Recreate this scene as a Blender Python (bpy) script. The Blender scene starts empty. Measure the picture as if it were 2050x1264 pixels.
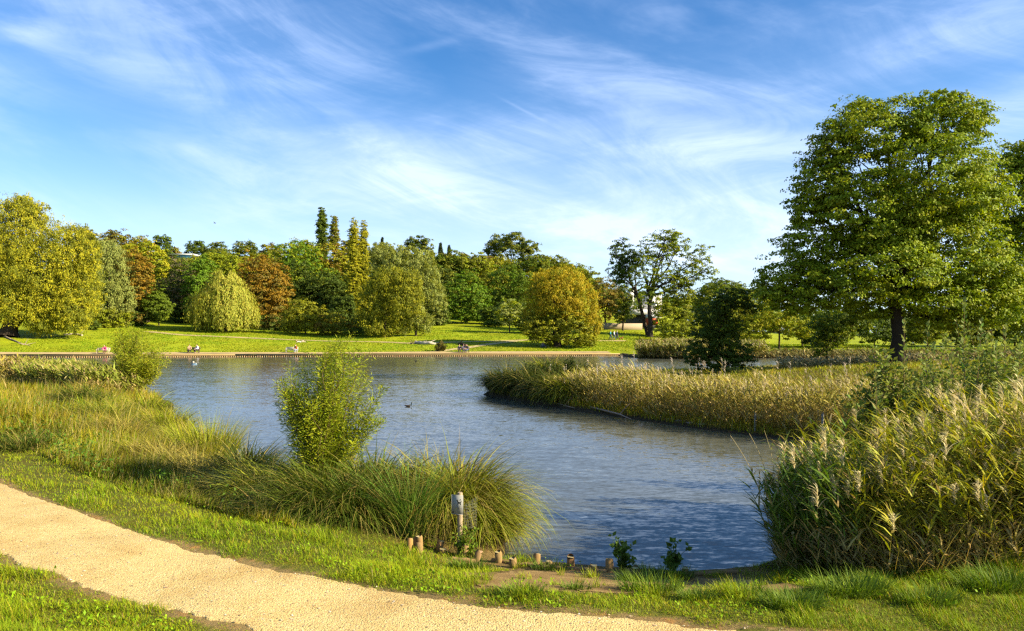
import bpy, math, random
import numpy as np
from mathutils import Vector
rs = np.random.RandomState(7)
random.seed(7)
PI = math.pi
sc = bpy.context.scene
COL = sc.collection
# ------------------------------------------------------------------ camera
F, CX, HY, HC = 1480.0, 1025.0, 666.0, 3.55      # focal length in photo pixels, centre column, horizon row, eye height
cam = bpy.data.cameras.new('camera'); camo = bpy.data.objects.new('camera', cam); COL.objects.link(camo)
camo.location = (0, 0, HC); camo.rotation_euler = (PI/2, 0, 0)
cam.sensor_width = 36; cam.lens = 36*F/2050; cam.shift_y = (HY-632)/2050
cam.clip_start = 0.1; cam.clip_end = 20000
sc.camera = camo
# ------------------------------------------------------------------ light
EL, AZ = math.radians(27), math.radians(17)       # sun height, angle behind the picture plane
SUN = Vector((math.cos(EL)*math.cos(AZ), -math.cos(EL)*math.sin(AZ), math.sin(EL)))
sl = bpy.data.lights.new('sun', 'SUN'); sl.energy = 5.0; sl.angle = math.radians(0.5); sl.color = (1.0, 0.87, 0.64)
slo = bpy.data.objects.new('sun', sl); COL.objects.link(slo); slo.rotation_euler = SUN.to_track_quat('Z', 'Y').to_euler()
slo.location = SUN*200
sc.view_settings.view_transform = 'Standard'; sc.view_settings.look = 'None'
sc.view_settings.exposure = 1.55; sc.view_settings.gamma = 1
sc.render.film_transparent = False
cy = sc.cycles
cy.use_denoising = False; cy.pixel_filter_type = 'BLACKMAN_HARRIS'; cy.filter_width = 1.35; cy.max_bounces = 5; cy.diffuse_bounces = 2; cy.glossy_bounces = 2; cy.transmission_bounces = 3
cy.transparent_max_bounces = 4; cy.caustics_reflective = False; cy.caustics_refractive = False

class NT:
    def __init__(s, tree): s.t = tree; tree.nodes.clear()
    def n(s, typ, ins=None, **kw):
        nd = s.t.nodes.new(typ)
        for k, v in kw.items(): setattr(nd, k, v)
        for k, v in (ins or {}).items():
            if hasattr(v, 'is_linked') or hasattr(v, 'links'): s.t.links.new(v, nd.inputs[k])
            else: nd.inputs[k].default_value = v
        return nd
    def m(s, op, a, b=0.0, c=None, clamp=False):
        nd = s.t.nodes.new('ShaderNodeMath'); nd.operation = op; nd.use_clamp = clamp
        for i, v in enumerate((a, b) if c is None else (a, b, c)):
            if isinstance(v, (int, float)): nd.inputs[i].default_value = v
            else: s.t.links.new(v, nd.inputs[i])
        return nd.outputs[0]
    def mix(s, f, a, b, blend='MIX'):
        nd = s.t.nodes.new('ShaderNodeMix'); nd.data_type = 'RGBA'; nd.blend_type = blend
        for i, v in ((0, f), (6, a), (7, b)):
            if isinstance(v, (int, float)): nd.inputs[i].default_value = v
            elif isinstance(v, tuple): nd.inputs[i].default_value = (*v, 1)[:4]
            else: s.t.links.new(v, nd.inputs[i])
        return nd.outputs[2]
    def ramp(s, f, stops, interp='LINEAR'):
        nd = s.t.nodes.new('ShaderNodeValToRGB'); s.t.links.new(f, nd.inputs[0]); cr = nd.color_ramp; cr.interpolation = interp
        while len(cr.elements) < len(stops): cr.elements.new(0.5)
        for e, (p, c) in zip(cr.elements, stops):
            e.position = p; e.color = (*c, 1) if isinstance(c, tuple) else (c, c, c, 1)
        return nd.outputs[0]
    def smooth(s, v, a, b):
        nd = s.t.nodes.new('ShaderNodeMapRange'); nd.interpolation_type = 'SMOOTHSTEP'
        s.t.links.new(v, nd.inputs[0]); nd.inputs[1].default_value = a; nd.inputs[2].default_value = b
        return nd.outputs[0]

# ------------------------------------------------------------------ sky
W = bpy.data.worlds.new('World'); sc.world = W; W.use_nodes = True
w = NT(W.node_tree)
geo = w.n('ShaderNodeTexCoord')
sep = w.n('ShaderNodeSeparateXYZ', {0: geo.outputs['Generated']})
dx, dy, dz = sep.outputs
sky = w.n('ShaderNodeTexSky', sky_type='NISHITA', sun_disc=False, sun_elevation=EL,
          sun_rotation=math.atan2(SUN.x, SUN.y), air_density=1.0, dust_density=0.6, ozone_density=1.6, altitude=0)
hs = w.n('ShaderNodeHueSaturation', {'Saturation': 1.22, 'Value': 1.0, 'Color': sky.outputs[0]})
skyc = w.mix(1.0, hs.outputs[0], (0.62, 0.95, 1.22), 'MULTIPLY')
# high cloud layer, laid out in azimuth and elevation
AZN = w.m('ARCTAN2', dx, dy); ELN = w.m('ARCSINE', dz)
P = w.n('ShaderNodeCombineXYZ', {0: AZN, 1: w.m('MULTIPLY', ELN, 1.25), 2: 0.0})
def cloudnoise(scale, rot, sxy, detail, rough, dist, off):
    mp0 = w.n('ShaderNodeMapping', {0: P.outputs[0], 'Rotation': (0, 0, math.radians(rot)), 'Location': (off, off*.7, off*.3)})
    mp = w.n('ShaderNodeMapping', {0: mp0.outputs[0], 'Scale': (sxy[0], sxy[1], 1)})
    return w.n('ShaderNodeTexNoise', {'Vector': mp.outputs[0], 'Scale': scale, 'Detail': detail, 'Roughness': rough, 'Distortion': dist}).outputs[0]
veil = cloudnoise(1.6, 12, (.8, 2.2), 6, .56, .9, 3.1)
fib = cloudnoise(4.2, 22, (.7, 2.0), 11, .66, 1.3, 7.7)
fib2 = cloudnoise(3.6, -14, (.5, 2.9), 11, .64, 1.0, 1.3)
# cloud banks: soft ellipses at fixed azimuth / height (tangent coordinates of the direction)
ady = w.m('MAXIMUM', dy, 0.05)
S = w.m('DIVIDE', dx, ady); T = w.m('DIVIDE', dz, ady)
front = w.m('GREATER_THAN', dy, 0.06)
def bank(px, py, ln, wd, ang, amp):
    s0, t0 = (px-CX)/F, (HY-py)/F
    ca, sa = math.cos(math.radians(ang)), math.sin(math.radians(ang))
    a = w.m('SUBTRACT', S, s0); b = w.m('SUBTRACT', T, t0)
    u = w.m('ADD', w.m('MULTIPLY', a, ca*F/ln), w.m('MULTIPLY', b, sa*F/ln))
    v = w.m('ADD', w.m('MULTIPLY', a, -sa*F/wd), w.m('MULTIPLY', b, ca*F/wd))
    r = w.m('ADD', w.m('MULTIPLY', u, u), w.m('MULTIPLY', v, v))
    return w.m('MULTIPLY', w.m('EXPONENT', w.m('MULTIPLY', r, -1.0)), amp)
BANKS = [(250, 120, 330, 60, -22, 0.35), (560, 240, 130, 30, -50, 0.35), (620, 290, 260, 45, -18, 0.35), (800, 320, 210, 48, -30, 0.48), (1000, 410, 210, 26, -8, 0.44),
         (900, 380, 400, 60, -12, 0.28), (1250, 330, 400, 90, 2, 0.22), (1480, 285, 260, 16, 4, 0.44), (1500, 310, 250, 12, 6, 0.32), (1480, 420, 360, 60, 6, 0.54),
         (1850, 90, 300, 32, 20, 0.48), (1900, 40, 400, 90, 12, 0.26), (2000, 240, 240, 70, 18, 0.54), (60, 70, 60, 22, -5, 0.57), (385, 302, 36, 12, -18, 0.44), (868, 90, 60, 9, 14, 0.44),
         (1100, 500, 900, 60, 0, 0.32), (450, 430, 500, 60, 0, 0.26), (1100, 120, 200, 60, 20, 0.19), (150, 180, 420, 40, -15, 0.22), (1046, 220, 45, 3, -28, 0.38), (1400, 150, 500, 60, 12, 0.22)]
tot = None
for bk in BANKS:
    o = bank(*bk); tot = o if tot is None else w.m('ADD', tot, o)
tot = w.m('MULTIPLY', tot, front)
fine = w.m('ADD', w.m('MULTIPLY', w.smooth(fib, .36, .70), .72), w.m('MULTIPLY', w.smooth(fib2, .42, .74), .32))
cf = w.m('MULTIPLY', tot, w.m('ADD', w.m('MULTIPLY', fine, .38), .18))
cf = w.m('ADD', cf, w.m('MULTIPLY', w.smooth(veil, .36, .62), w.m('ADD', w.m('MULTIPLY', fine, .34), .10)))
haze_f = w.m('MULTIPLY', w.smooth(dz, .34, -.02), .52)
cf = w.m('ADD', cf, haze_f)
cf = w.m('MINIMUM', cf, .80)
cloudc = w.mix(w.smooth(dz, 0.0, .35), (7.0, 7.8, 9.2), (5.8, 7.0, 9.6))
allc = w.mix(cf, skyc, cloudc)
bg = w.n('ShaderNodeBackground', {0: allc, 1: 0.057})
wo = w.n('ShaderNodeOutputWorld', {0: bg.outputs[0]})

# ------------------------------------------------------------------ helpers
def ss(a, b, x):
    t = np.clip((np.asarray(x, float)-a)/(b-a), 0, 1); return t*t*(3-2*t)
def tag(o, label=None, cat=None, group=None, kind=None):
    if label: o['label'] = label
    if cat: o['category'] = cat
    if group: o['group'] = group
    if kind: o['kind'] = kind
    return o
def empty(name, loc, label, cat, group=None, rz=0.0):
    o = bpy.data.objects.new(name, None); COL.objects.link(o); o.location = loc; o.rotation_euler = (0, 0, rz)
    o.empty_display_size = 0.2
    return tag(o, label, cat, group)
ALB = 0.72
class G:
    """collects quads with per-vertex colour"""
    def __init__(s): s.v = []; s.f = []; s.c = []; s.n = 0
    def add(s, v, f, c):
        v = np.asarray(v, np.float32).reshape(-1, 3); f = np.asarray(f, np.int64).reshape(-1, 4)
        c = np.asarray(c, np.float32)
        if c.ndim == 1: c = np.broadcast_to(c, (len(v), 3))
        s.v.append(v); s.f.append(f+s.n); s.c.append(c); s.n += len(v); return s
    def build(s, name, mat, parent=None, smooth=False, loc=None):
        v = np.concatenate(s.v); f = np.concatenate(s.f); c = np.concatenate(s.c)
        if loc is not None: v = v-np.asarray(loc, np.float32)
        me = bpy.data.meshes.new(name)
        me.vertices.add(len(v)); me.vertices.foreach_set('co', v.astype(np.float32).ravel())
        me.loops.add(len(f)*4); me.loops.foreach_set('vertex_index', f.astype(np.int32).ravel())
        me.polygons.add(len(f)); me.polygons.foreach_set('loop_start', np.arange(0, len(f)*4, 4, dtype=np.int32))
        if smooth: me.polygons.foreach_set('use_smooth', np.ones(len(f), bool))
        a = me.attributes.new('Col', 'FLOAT_COLOR', 'POINT'); c = c*ALB
        a.data.foreach_set('color', np.concatenate([np.clip(c, 0, 1), np.ones((len(c), 1), np.float32)], 1).astype(np.float32).ravel())
        me.update(calc_edges=True)
        me.materials.append(mat)
        o = bpy.data.objects.new(name, me); COL.objects.link(o)
        if parent is not None: o.parent = parent
        elif loc is not None: o.location = loc
        return o
def nrm(a): return a/np.maximum(np.linalg.norm(a, axis=-1, keepdims=True), 1e-9)
def rnd(n, a=0.0, b=1.0): return rs.uniform(a, b, n)
def rdir(n): return nrm(rs.normal(size=(n, 3)))
def blades(g, base, az, L, lean, droop, wd, segs, col, tipcol=None, tw=0.5, taper=.75):
    N = len(base)
    if N == 0: return
    base = np.asarray(base, float); az, L, lean, droop, wd = [np.broadcast_to(np.asarray(x, float), (N,)) for x in (az, L, lean, droop, wd)]
    d = np.stack([np.cos(az), np.sin(az), np.zeros(N)], 1)
    p = base.copy(); pts = [p.copy()]
    for k in range(segs):
        th = np.minimum(lean+droop*(k+.5)/segs, 2.7)
        p = p+(L/segs)[:, None]*(np.sin(th)[:, None]*d+np.cos(th)[:, None]*np.array([0, 0, 1.0])); pts.append(p.copy())
    pts = np.stack(pts, 1)
    wa = az+PI/2+rnd(N, -tw, tw); wv = np.stack([np.cos(wa), np.sin(wa), rnd(N, -.2, .2)], 1)
    t = np.linspace(0, 1, segs+1)
    ww = wd[:, None]*np.maximum(1-t[None]**(1/taper*1.4), .06)*.5*(0.75+.5*np.sin(PI*np.minimum(t*1.3, 1)))[None]
    V = np.stack([pts-wv[:, None]*ww[..., None], pts+wv[:, None]*ww[..., None]], 2)
    i0 = (np.arange(N)*(segs+1)*2)[:, None]+(np.arange(segs)*2)[None]
    Fc = np.stack([i0, i0+1, i0+3, i0+2], -1)
    col = np.broadcast_to(np.asarray(col, float), (N, 3))
    tc = col if tipcol is None else np.broadcast_to(np.asarray(tipcol, float), (N, 3))
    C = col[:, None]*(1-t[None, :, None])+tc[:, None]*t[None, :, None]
    C = np.repeat(C[:, :, None], 2, 2)
    g.add(V.reshape(-1, 3), Fc.reshape(-1, 4), C.reshape(-1, 3))
    return pts
def leaves(g, pos, d, n, ln, wd, col):
    N = len(pos)
    if N == 0: return
    s = nrm(np.cross(n, d)); ln = np.broadcast_to(ln, (N,))[:, None]; wd = np.broadcast_to(wd, (N,))[:, None]
    m = pos+d*ln*.45
    V = np.stack([pos, m+s*wd*.5, pos+d*ln, m-s*wd*.5], 1)
    Fc = np.arange(N*4).reshape(N, 4)
    g.add(V.reshape(-1, 3), Fc, np.repeat(np.broadcast_to(col, (N, 3)), 4, 0))
def jit(c, n, a=.18, hue=.08):
    c = np.broadcast_to(np.asarray(c, float), (n, 3))
    return np.clip(c*rnd((n, 1), 1-a, 1+a)*(1+rs.normal(size=(n, 3))*hue*np.array([1, .5, .6])), 0, 1)
def tube(g, pts, rad, col, sides=6, cap=True):
    pts = np.asarray(pts, float); k = len(pts); rad = np.broadcast_to(np.asarray(rad, float), (k,))
    t = nrm(np.gradient(pts, axis=0)); ref = np.array([0.0, 1.0, 0.0]) if abs(t[0][1]) < .8 else np.array([1.0, 0, 0])
    u = nrm(np.cross(t, ref)); v = np.cross(t, u)
    a = np.arange(sides)*2*PI/sides
    V = pts[:, None]+rad[:, None, None]*(np.cos(a)[None, :, None]*u[:, None]+np.sin(a)[None, :, None]*v[:, None])
    idx = np.arange(k*sides).reshape(k, sides)
    nx = np.roll(idx, -1, 1)
    Fc = np.stack([idx[:-1], nx[:-1], nx[1:], idx[1:]], -1).reshape(-1, 4)
    g.add(V.reshape(-1, 3), Fc, col)
    if cap:
        for j, pt in ((0, pts[0]), (k-1, pts[-1])):
            ring = V[j]; h = sides//2
            vv = np.concatenate([ring, pt[None]]); ff = [[sides, (2*i+1) % sides, (2*i+2) % sides if 1 else 0, (2*i+2) % sides] for i in range(0)]
            ff = [[sides, i, (i+1) % sides, (i+2) % sides] for i in range(0, sides-1, 2)] if sides % 2 == 0 else [[sides, i, (i+1) % sides, sides] for i in range(sides)]
            g.add(vv, ff, col)
def box(g, c, s, col, rz=0.0, tilt=0.0):
    x, y, z = [q/2 for q in s]
    V = np.array([[-x, -y, -z], [x, -y, -z], [x, y, -z], [-x, y, -z], [-x, -y, z], [x, -y, z], [x, y, z], [-x, y, z]], float)
    ct, st = math.cos(tilt), math.sin(tilt)
    V = np.stack([V[:, 0], V[:, 1]*ct-V[:, 2]*st, V[:, 1]*st+V[:, 2]*ct], 1)
    cr, sr = math.cos(rz), math.sin(rz)
    V = np.stack([V[:, 0]*cr-V[:, 1]*sr, V[:, 0]*sr+V[:, 1]*cr, V[:, 2]], 1)+np.asarray(c, float)
    g.add(V, [[0, 3, 2, 1], [4, 5, 6, 7], [0, 1, 5, 4], [1, 2, 6, 5], [2, 3, 7, 6], [3, 0, 4, 7]], col)
def ellip(g, c, r, col, nu=14, nv=8, fn=None):
    a = np.linspace(0, 2*PI, nu, endpoint=False); b = np.linspace(-PI/2, PI/2, nv+1)
    V = np.stack([np.cos(b)[:, None]*np.cos(a)[None], np.cos(b)[:, None]*np.sin(a)[None], np.sin(b)[:, None]*np.ones(nu)[None]], -1)
    if fn is not None: V = fn(V)
    V = V*np.asarray(r, float)+np.asarray(c, float)
    idx = np.arange((nv+1)*nu).reshape(nv+1, nu); nx = np.roll(idx, -1, 1)
    g.add(V.reshape(-1, 3), np.stack([idx[:-1], nx[:-1], nx[1:], idx[1:]], -1).reshape(-1, 4), col)
# value noise for placement
_NT = rs.uniform(0, 1, (256, 256))
def vnoise(x, y, sc_=1.0, off=0):
    x = np.asarray(x, float)/sc_+off*17.3+500; y = np.asarray(y, float)/sc_+off*9.1+500
    xi = np.floor(x).astype(int); yi = np.floor(y).astype(int); fx = x-xi; fy = y-yi
    fx = fx*fx*(3-2*fx); fy = fy*fy*(3-2*fy)
    q = lambda i, j: _NT[i % 256, j % 256]
    return (q(xi, yi)*(1-fx)+q(xi+1, yi)*fx)*(1-fy)+(q(xi, yi+1)*(1-fx)+q(xi+1, yi+1)*fx)*fy
def inpoly(x, y, poly):
    x = np.asarray(x, float); y = np.asarray(y, float); ins = np.zeros(x.shape, bool); n = len(poly)
    for i in range(n):
        x1, y1 = poly[i]; x2, y2 = poly[(i+1) % n]
        if y1 == y2: continue
        c = (y1 > y) != (y2 > y); ins ^= c & (x < (x2-x1)*(y-y1)/(y2-y1)+x1)
    return ins
def pdist(x, y, poly, closed=True):
    x = np.asarray(x, float); y = np.asarray(y, float); d = np.full(x.shape, 1e9); n = len(poly)
    for i in range(n if closed else n-1):
        x1, y1 = poly[i]; x2, y2 = poly[(i+1) % n]; ex, ey = x2-x1, y2-y1
        t = np.clip(((x-x1)*ex+(y-y1)*ey)/(ex*ex+ey*ey+1e-12), 0, 1)
        d = np.minimum(d, (x-x1-t*ex)**2+(y-y1-t*ey)**2)
    return np.sqrt(d)
# ------------------------------------------------------------------ materials
def mat_new(name):
    m = bpy.data.materials.new(name); m.use_nodes = True; return m, NT(m.node_tree)
def foliage_mat(name, trans=.35, rough=.5, spec=.25):
    m, t = mat_new(name)
    a = t.n('ShaderNodeAttribute', attribute_name='Col')
    p = t.n('ShaderNodeBsdfPrincipled', {'Base Color': a.outputs[0], 'Roughness': rough, 'Specular IOR Level': spec})
    hs_ = t.n('ShaderNodeHueSaturation', {'Saturation': 1.1, 'Value': 1.15, 'Color': a.outputs[0]})
    tr = t.n('ShaderNodeBsdfTranslucent', {0: hs_.outputs[0]})
    mx = t.n('ShaderNodeMixShader', {0: trans, 1: p.outputs[0], 2: tr.outputs[0]})
    t.n('ShaderNodeOutputMaterial', {0: mx.outputs[0]}); return m
def solid_mat(name, rough=.7, bump=0.0, bscale=20, var=.25, nscale=8, spec=.3, stretch=(1, 1, 1), metal=0.0, bdist=.05):
    m, t = mat_new(name)
    a = t.n('ShaderNodeAttribute', attribute_name='Col')
    tc = t.n('ShaderNodeTexCoord'); mp = t.n('ShaderNodeMapping', {0: tc.outputs['Object'], 'Scale': stretch})
    nz = t.n('ShaderNodeTexNoise', {'Vector': mp.outputs[0], 'Scale': nscale, 'Detail': 6, 'Roughness': .6})
    f = t.m('ADD', t.m('MULTIPLY', nz.outputs[0], 2*var), 1-var)
    vm = t.n('ShaderNodeVectorMath', {0: a.outputs[0]}, operation='SCALE'); t.t.links.new(f, vm.inputs['Scale'])
    p = t.n('ShaderNodeBsdfPrincipled', {'Base Color': vm.outputs[0], 'Roughness': rough, 'Specular IOR Level': spec, 'Metallic': metal})
    if bump:
        n2 = t.n('ShaderNodeTexNoise', {'Vector': mp.outputs[0], 'Scale': bscale, 'Detail': 6, 'Roughness': .65})
        b = t.n('ShaderNodeBump', {'Strength': bump, 'Distance': bdist, 'Height': n2.outputs[0]}); t.t.links.new(b.outputs[0], p.inputs['Normal'])
    t.n('ShaderNodeOutputMaterial', {0: p.outputs[0]}); return m
M_LEAF = foliage_mat('tree_leaves', .30, .6, .12)
M_GRASS = foliage_mat('grass_blades', .28, .6, .1)
M_REED = foliage_mat('reed_leaves', .24, .6, .12)
M_BARK = solid_mat('bark', .9, .9, 9, .35, 5, .1, (1, 1, .3))
M_WOOD = solid_mat('weathered_wood', .85, .5, 60, .3, 40, .12, (1, 1, .12), 0.0, .006)
M_PLAIN = solid_mat('painted_surface', .6, 0, 20, .08, 6, .3)
M_CLOTH = solid_mat('cloth', .9, 0, 20, .12, 9, .1)
M_SKIN = solid_mat('skin', .55, 0, 20, .05, 9, .3)
M_FEATHER = solid_mat('feathers', .7, .3, 40, .15, 30, .2)
# ground: colour from attribute, broken up by noise, small bumps
m, t = mat_new('ground_surface'); M_GROUND = m
a = t.n('ShaderNodeAttribute', attribute_name='Col'); gp = t.n('ShaderNodeNewGeometry')
n1 = t.n('ShaderNodeTexNoise', {'Vector': gp.outputs['Position'], 'Scale': .35, 'Detail': 8, 'Roughness': .65})
n2 = t.n('ShaderNodeTexNoise', {'Vector': gp.outputs['Position'], 'Scale': 3.2, 'Detail': 8, 'Roughness': .75})
n3 = t.n('ShaderNodeTexNoise', {'Vector': gp.outputs['Position'], 'Scale': 45, 'Detail': 4, 'Roughness': .7})
f = t.m('ADD', t.m('MULTIPLY', n1.outputs[0], .8), t.m('ADD', t.m('MULTIPLY', n2.outputs[0], .7), t.m('MULTIPLY', n3.outputs[0], .5)))
vm = t.n('ShaderNodeVectorMath', {0: a.outputs[0]}, operation='SCALE'); t.t.links.new(f, vm.inputs['Scale'])
yel = t.mix(t.smooth(n2.outputs[0], .5, .68), vm.outputs[0], t.mix(1.0, vm.outputs[0], (1.35, 1.02, .8), 'MULTIPLY'))
hb = t.m('ADD', t.m('MULTIPLY', n2.outputs[0], 1.0), t.m('MULTIPLY', n3.outputs[0], .25))
b = t.n('ShaderNodeBump', {'Strength': .9, 'Distance': .12, 'Height': hb})
p = t.n('ShaderNodeBsdfPrincipled', {'Base Color': yel, 'Roughness': .9, 'Specular IOR Level': .1, 'Normal': b.outputs[0]})
t.n('ShaderNodeOutputMaterial', {0: p.outputs[0]})
# gravel path
m, t = mat_new('sandy_gravel'); M_PATH = m
gp = t.n('ShaderNodeNewGeometry')
v1 = t.n('ShaderNodeTexVoronoi', {'Vector': gp.outputs['Position'], 'Scale': 52}); v2 = t.n('ShaderNodeTexVoronoi', {'Vector': gp.outputs['Position'], 'Scale': 120})
n1 = t.n('ShaderNodeTexNoise', {'Vector': gp.outputs['Position'], 'Scale': 1.1, 'Detail': 8, 'Roughness': .6})
n2 = t.n('ShaderNodeTexNoise', {'Vector': gp.outputs['Position'], 'Scale': 30, 'Detail': 6, 'Roughness': .75})
sepc = t.n('ShaderNodeSeparateColor', {0: v1.outputs['Color']})
c1 = t.ramp(sepc.outputs[0], [(0, (.30, .19, .08)), (.10, (.48, .33, .12)), (.3, (.63, .46, .16)), (.8, (.70, .52, .19)), (1, (.78, .64, .34))])
sepd = t.n('ShaderNodeSeparateColor', {0: v2.outputs['Color']})
c2 = t.ramp(sepd.outputs[1], [(0, (.2, .13, .06)), (.09, (.52, .37, .14)), (.5, (.66, .48, .17)), (1, (.74, .57, .26))])
cc = t.mix(1.0, t.mix(.5, c1, c2), (.84, .84, .90), 'MULTIPLY')
cc = t.mix(t.smooth(n1.outputs[0], .42, .75), cc, t.mix(1.0, cc, (.80, .72, .62), 'MULTIPLY'))
cc = t.mix(t.smooth(n2.outputs[0], .58, .70), cc, (.16, .11, .06))
hb = t.m('ADD', t.m('MULTIPLY', n2.outputs[0], 1.0), t.m('MULTIPLY', v1.outputs['Distance'], -.7))
b = t.n('ShaderNodeBump', {'Strength': .7, 'Distance': .02, 'Height': hb})
p = t.n('ShaderNodeBsdfPrincipled', {'Base Color': cc, 'Roughness': .95, 'Specular IOR Level': .1, 'Normal': b.outputs[0]})
t.n('ShaderNodeOutputMaterial', {0: p.outputs[0]})
# water
m, t = mat_new('pond_water'); M_WATER = m
gp = t.n('ShaderNodeNewGeometry')
def wn(scale, sx, sy, rot, detail, rough):
    mp = t.n('ShaderNodeMapping', {0: gp.outputs['Position'], 'Scale': (sx, sy, 1), 'Rotation': (0, 0, rot)})
    return t.n('ShaderNodeTexNoise', {'Vector': mp.outputs[0], 'Scale': scale, 'Detail': detail, 'Roughness': rough, 'Distortion': .25}).outputs[0]
def wnc(scale, sx, sy, rot, detail, rough):
    mp = t.n('ShaderNodeMapping', {0: gp.outputs['Position'], 'Scale': (sx, sy, 1), 'Rotation': (0, 0, rot)})
    nd = t.n('ShaderNodeTexNoise', {'Vector': mp.outputs[0], 'Scale': scale, 'Detail': detail, 'Roughness': rough, 'Distortion': .3}).outputs[1]
    v = t.n('ShaderNodeVectorMath', {0: nd}, operation='SUBTRACT'); v.inputs[1].default_value = (.5, .5, .5); return v.outputs[0]
# slope of the ripples: long low waves, short chop, and breezy or calmer patches
wc = wn(.085, .5, 1.6, .1, 3, .5); patch = t.smooth(wc, .38, .62)
def vscale(v, k):
    nd = t.n('ShaderNodeVectorMath', {0: v}, operation='SCALE')
    if isinstance(k, (int, float)): nd.inputs['Scale'].default_value = k
    else: t.t.links.new(k, nd.inputs['Scale'])
    return nd.outputs[0]
def vadd(a, b): return t.n('ShaderNodeVectorMath', {0: a, 1: b}, operation='ADD').outputs[0]
sl_ = vadd(vscale(wnc(1.3, .45, 1.5, .10, 2, .5), .13), vadd(vscale(wnc(5.5, .45, 1.5, -.12, 3, .6), .40), vscale(wnc(15, .6, 1.4, .3, 2, .5), .30)))
sl_ = vscale(sl_, t.m('ADD', t.m('MULTIPLY', patch, .24), .58))
msk = t.n('ShaderNodeVectorMath', {0: sl_}, operation='MULTIPLY'); msk.inputs[1].default_value = (.55, 1.0, 0)
nv = t.n('ShaderNodeVectorMath', {0: msk.outputs[0]}, operation='ADD'); nv.inputs[1].default_value = (0, -.05, 1)
nn_ = t.n('ShaderNodeVectorMath', {0: nv.outputs[0]}, operation='NORMALIZE')
p = t.n('ShaderNodeBsdfPrincipled', {'Base Color': (.070, .074, .056, 1), 'Roughness': .05, 'IOR': 1.333, 'Specular IOR Level': .95, 'Normal': nn_.outputs[0]})
t.n('ShaderNodeOutputMaterial', {0: p.outputs[0]})

# ------------------------------------------------------------------ terrain
POND = [(-140, 97), (-72, 104.2), (-40, 107), (16.4, 112.5), (17.4, 103), (24, 101), (31, 104), (60, 105), (80, 100), (82, 90), (55, 86), (32, 76), (14, 66), (4, 57), (-1.2, 47), (-1.6, 42),
        (2.4, 34.3), (6.8, 27.2), (9.3, 24.2), (12.5, 20.5), (11.5, 16.5), (8, 13.8), (5.2, 12.6), (4.3, 11.6), (3.5, 10.95), (2.5, 10.75), (1.42, 10.95), (.88, 11.1), (.37, 11.2), (-.2, 11.35), (-.1, 12.2),
        (-.7, 13.4), (-1.6, 13.9), (-2.9, 13.9), (-4.7, 15.2), (-7.4, 19.2), (-10.4, 24.4), (-14.0, 30.5), (-17, 37), (-22, 43), (-32, 47.5), (-60, 51), (-140, 53)]
def height(X, Y, full=False):
    X = np.asarray(X, float); Y = np.asarray(Y, float)
    d = pdist(X, Y, POND); ins = inpoly(X, Y, POND)
    px = CX+F*X/np.maximum(Y, 3.0)
    zn = .06+.10*ss(0, .25, d)+.62*ss(.2, 3.6, d)+.18*ss(3, 12, d)*ss(0, -6, X)
    zp = .05+.35*ss(0, 2.5, d)+1.15*ss(7, 24, d)
    wp = ss(12.5, 16.5, Y)*ss(1, 6, X)
    z = zn*(1-wp)+zp*wp
    slope = np.interp(px, [-400, 0, 200, 500, 650, 900, 1150, 1280, 1400, 1550, 2400], [.13, .125, .10, .082, .072, .09, .085, .070, .036, .014, .012])
    hill = np.interp(px, [-400, 200, 700, 1000, 1200, 1400, 1600, 2400], [.14, .145, .14, .12, .09, .04, .01, .01])
    zf = .36+slope*np.minimum(d, 50)+hill*50*ss(45, 170, d)*2.2+.15*vnoise(X, Y, 9)*ss(3, 14, d)
    wf = ss(90, 97, Y)
    z = z*(1-wf)+zf*wf
    z = z+(vnoise(X, Y, 1.1, 2)-.5)*.06*(1-wf)*ss(.3, 1.5, d)
    z = np.where(ins, -.05-1.3*ss(0, 3, d), z)
    return (z, d, ins, px) if full else z
def hz(x, y): return float(height(np.array([x]), np.array([y]))[0])
_YS = np.concatenate([np.arange(4, 40, .02), np.arange(40, 330, .1)])
def hit(px, py):
    """ground point seen at photo pixel"""
    X = (px-CX)*_YS/F; z = height(X, _YS); q = HY+F*(HC-z)/_YS
    i = np.where(q <= py)[0]; i = i[0] if len(i) else len(_YS)-1
    return float(X[i]), float(_YS[i]), float(z[i])
def at(px, py, Y): return ((px-CX)*Y/F, Y, HC+(HY-py)*Y/F)
def topoly(pts): return [hit(x, y)[:2] for x, y in pts]
PATH_UP = [(-60, 940), (0, 966), (120, 1012), (250, 1062), (400, 1105), (520, 1136), (660, 1162), (800, 1186), (950, 1206), (1050, 1218), (1250, 1236), (1450, 1252), (1620, 1266), (1800, 1290)]
PATH_LO = [(-60, 1085), (0, 1112), (120, 1166), (300, 1216), (400, 1240), (530, 1264)]
pu = topoly(PATH_UP); pl = topoly(PATH_LO)
PATH = pu+[(4.6, 4.5), (6, 2.0), (2, 2.2), (-.8, 4.6)]+pl[::-1]
PATH = [(-16, 19)] + PATH + [(-14, 14.2)]
SOIL = topoly([(925, 1150), (1060, 1135), (1230, 1148), (1370, 1156), (1520, 1160), (1620, 1178), (1560, 1190), (1420, 1186), (1280, 1192), (1080, 1186), (950, 1178)])
GRASS1 = np.array([.17, .17, .025]); FARG = np.array([.20, .30, .012])
yr = np.concatenate([np.linspace(-40, 1.5, 30)[:-1], 1.5*(800/1.5)**np.linspace(0, 1, 640), 800*(9000/800)**np.linspace(0, 1, 24)[1:]])
ur = np.linspace(-1, 1, 520); ur = np.sign(ur)*(np.abs(ur)*.75+.9*np.abs(ur)**4)
YY, UU = np.meshgrid(yr, ur, indexing='ij'); XX = UU*(np.maximum(YY, 0)+9)
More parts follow.
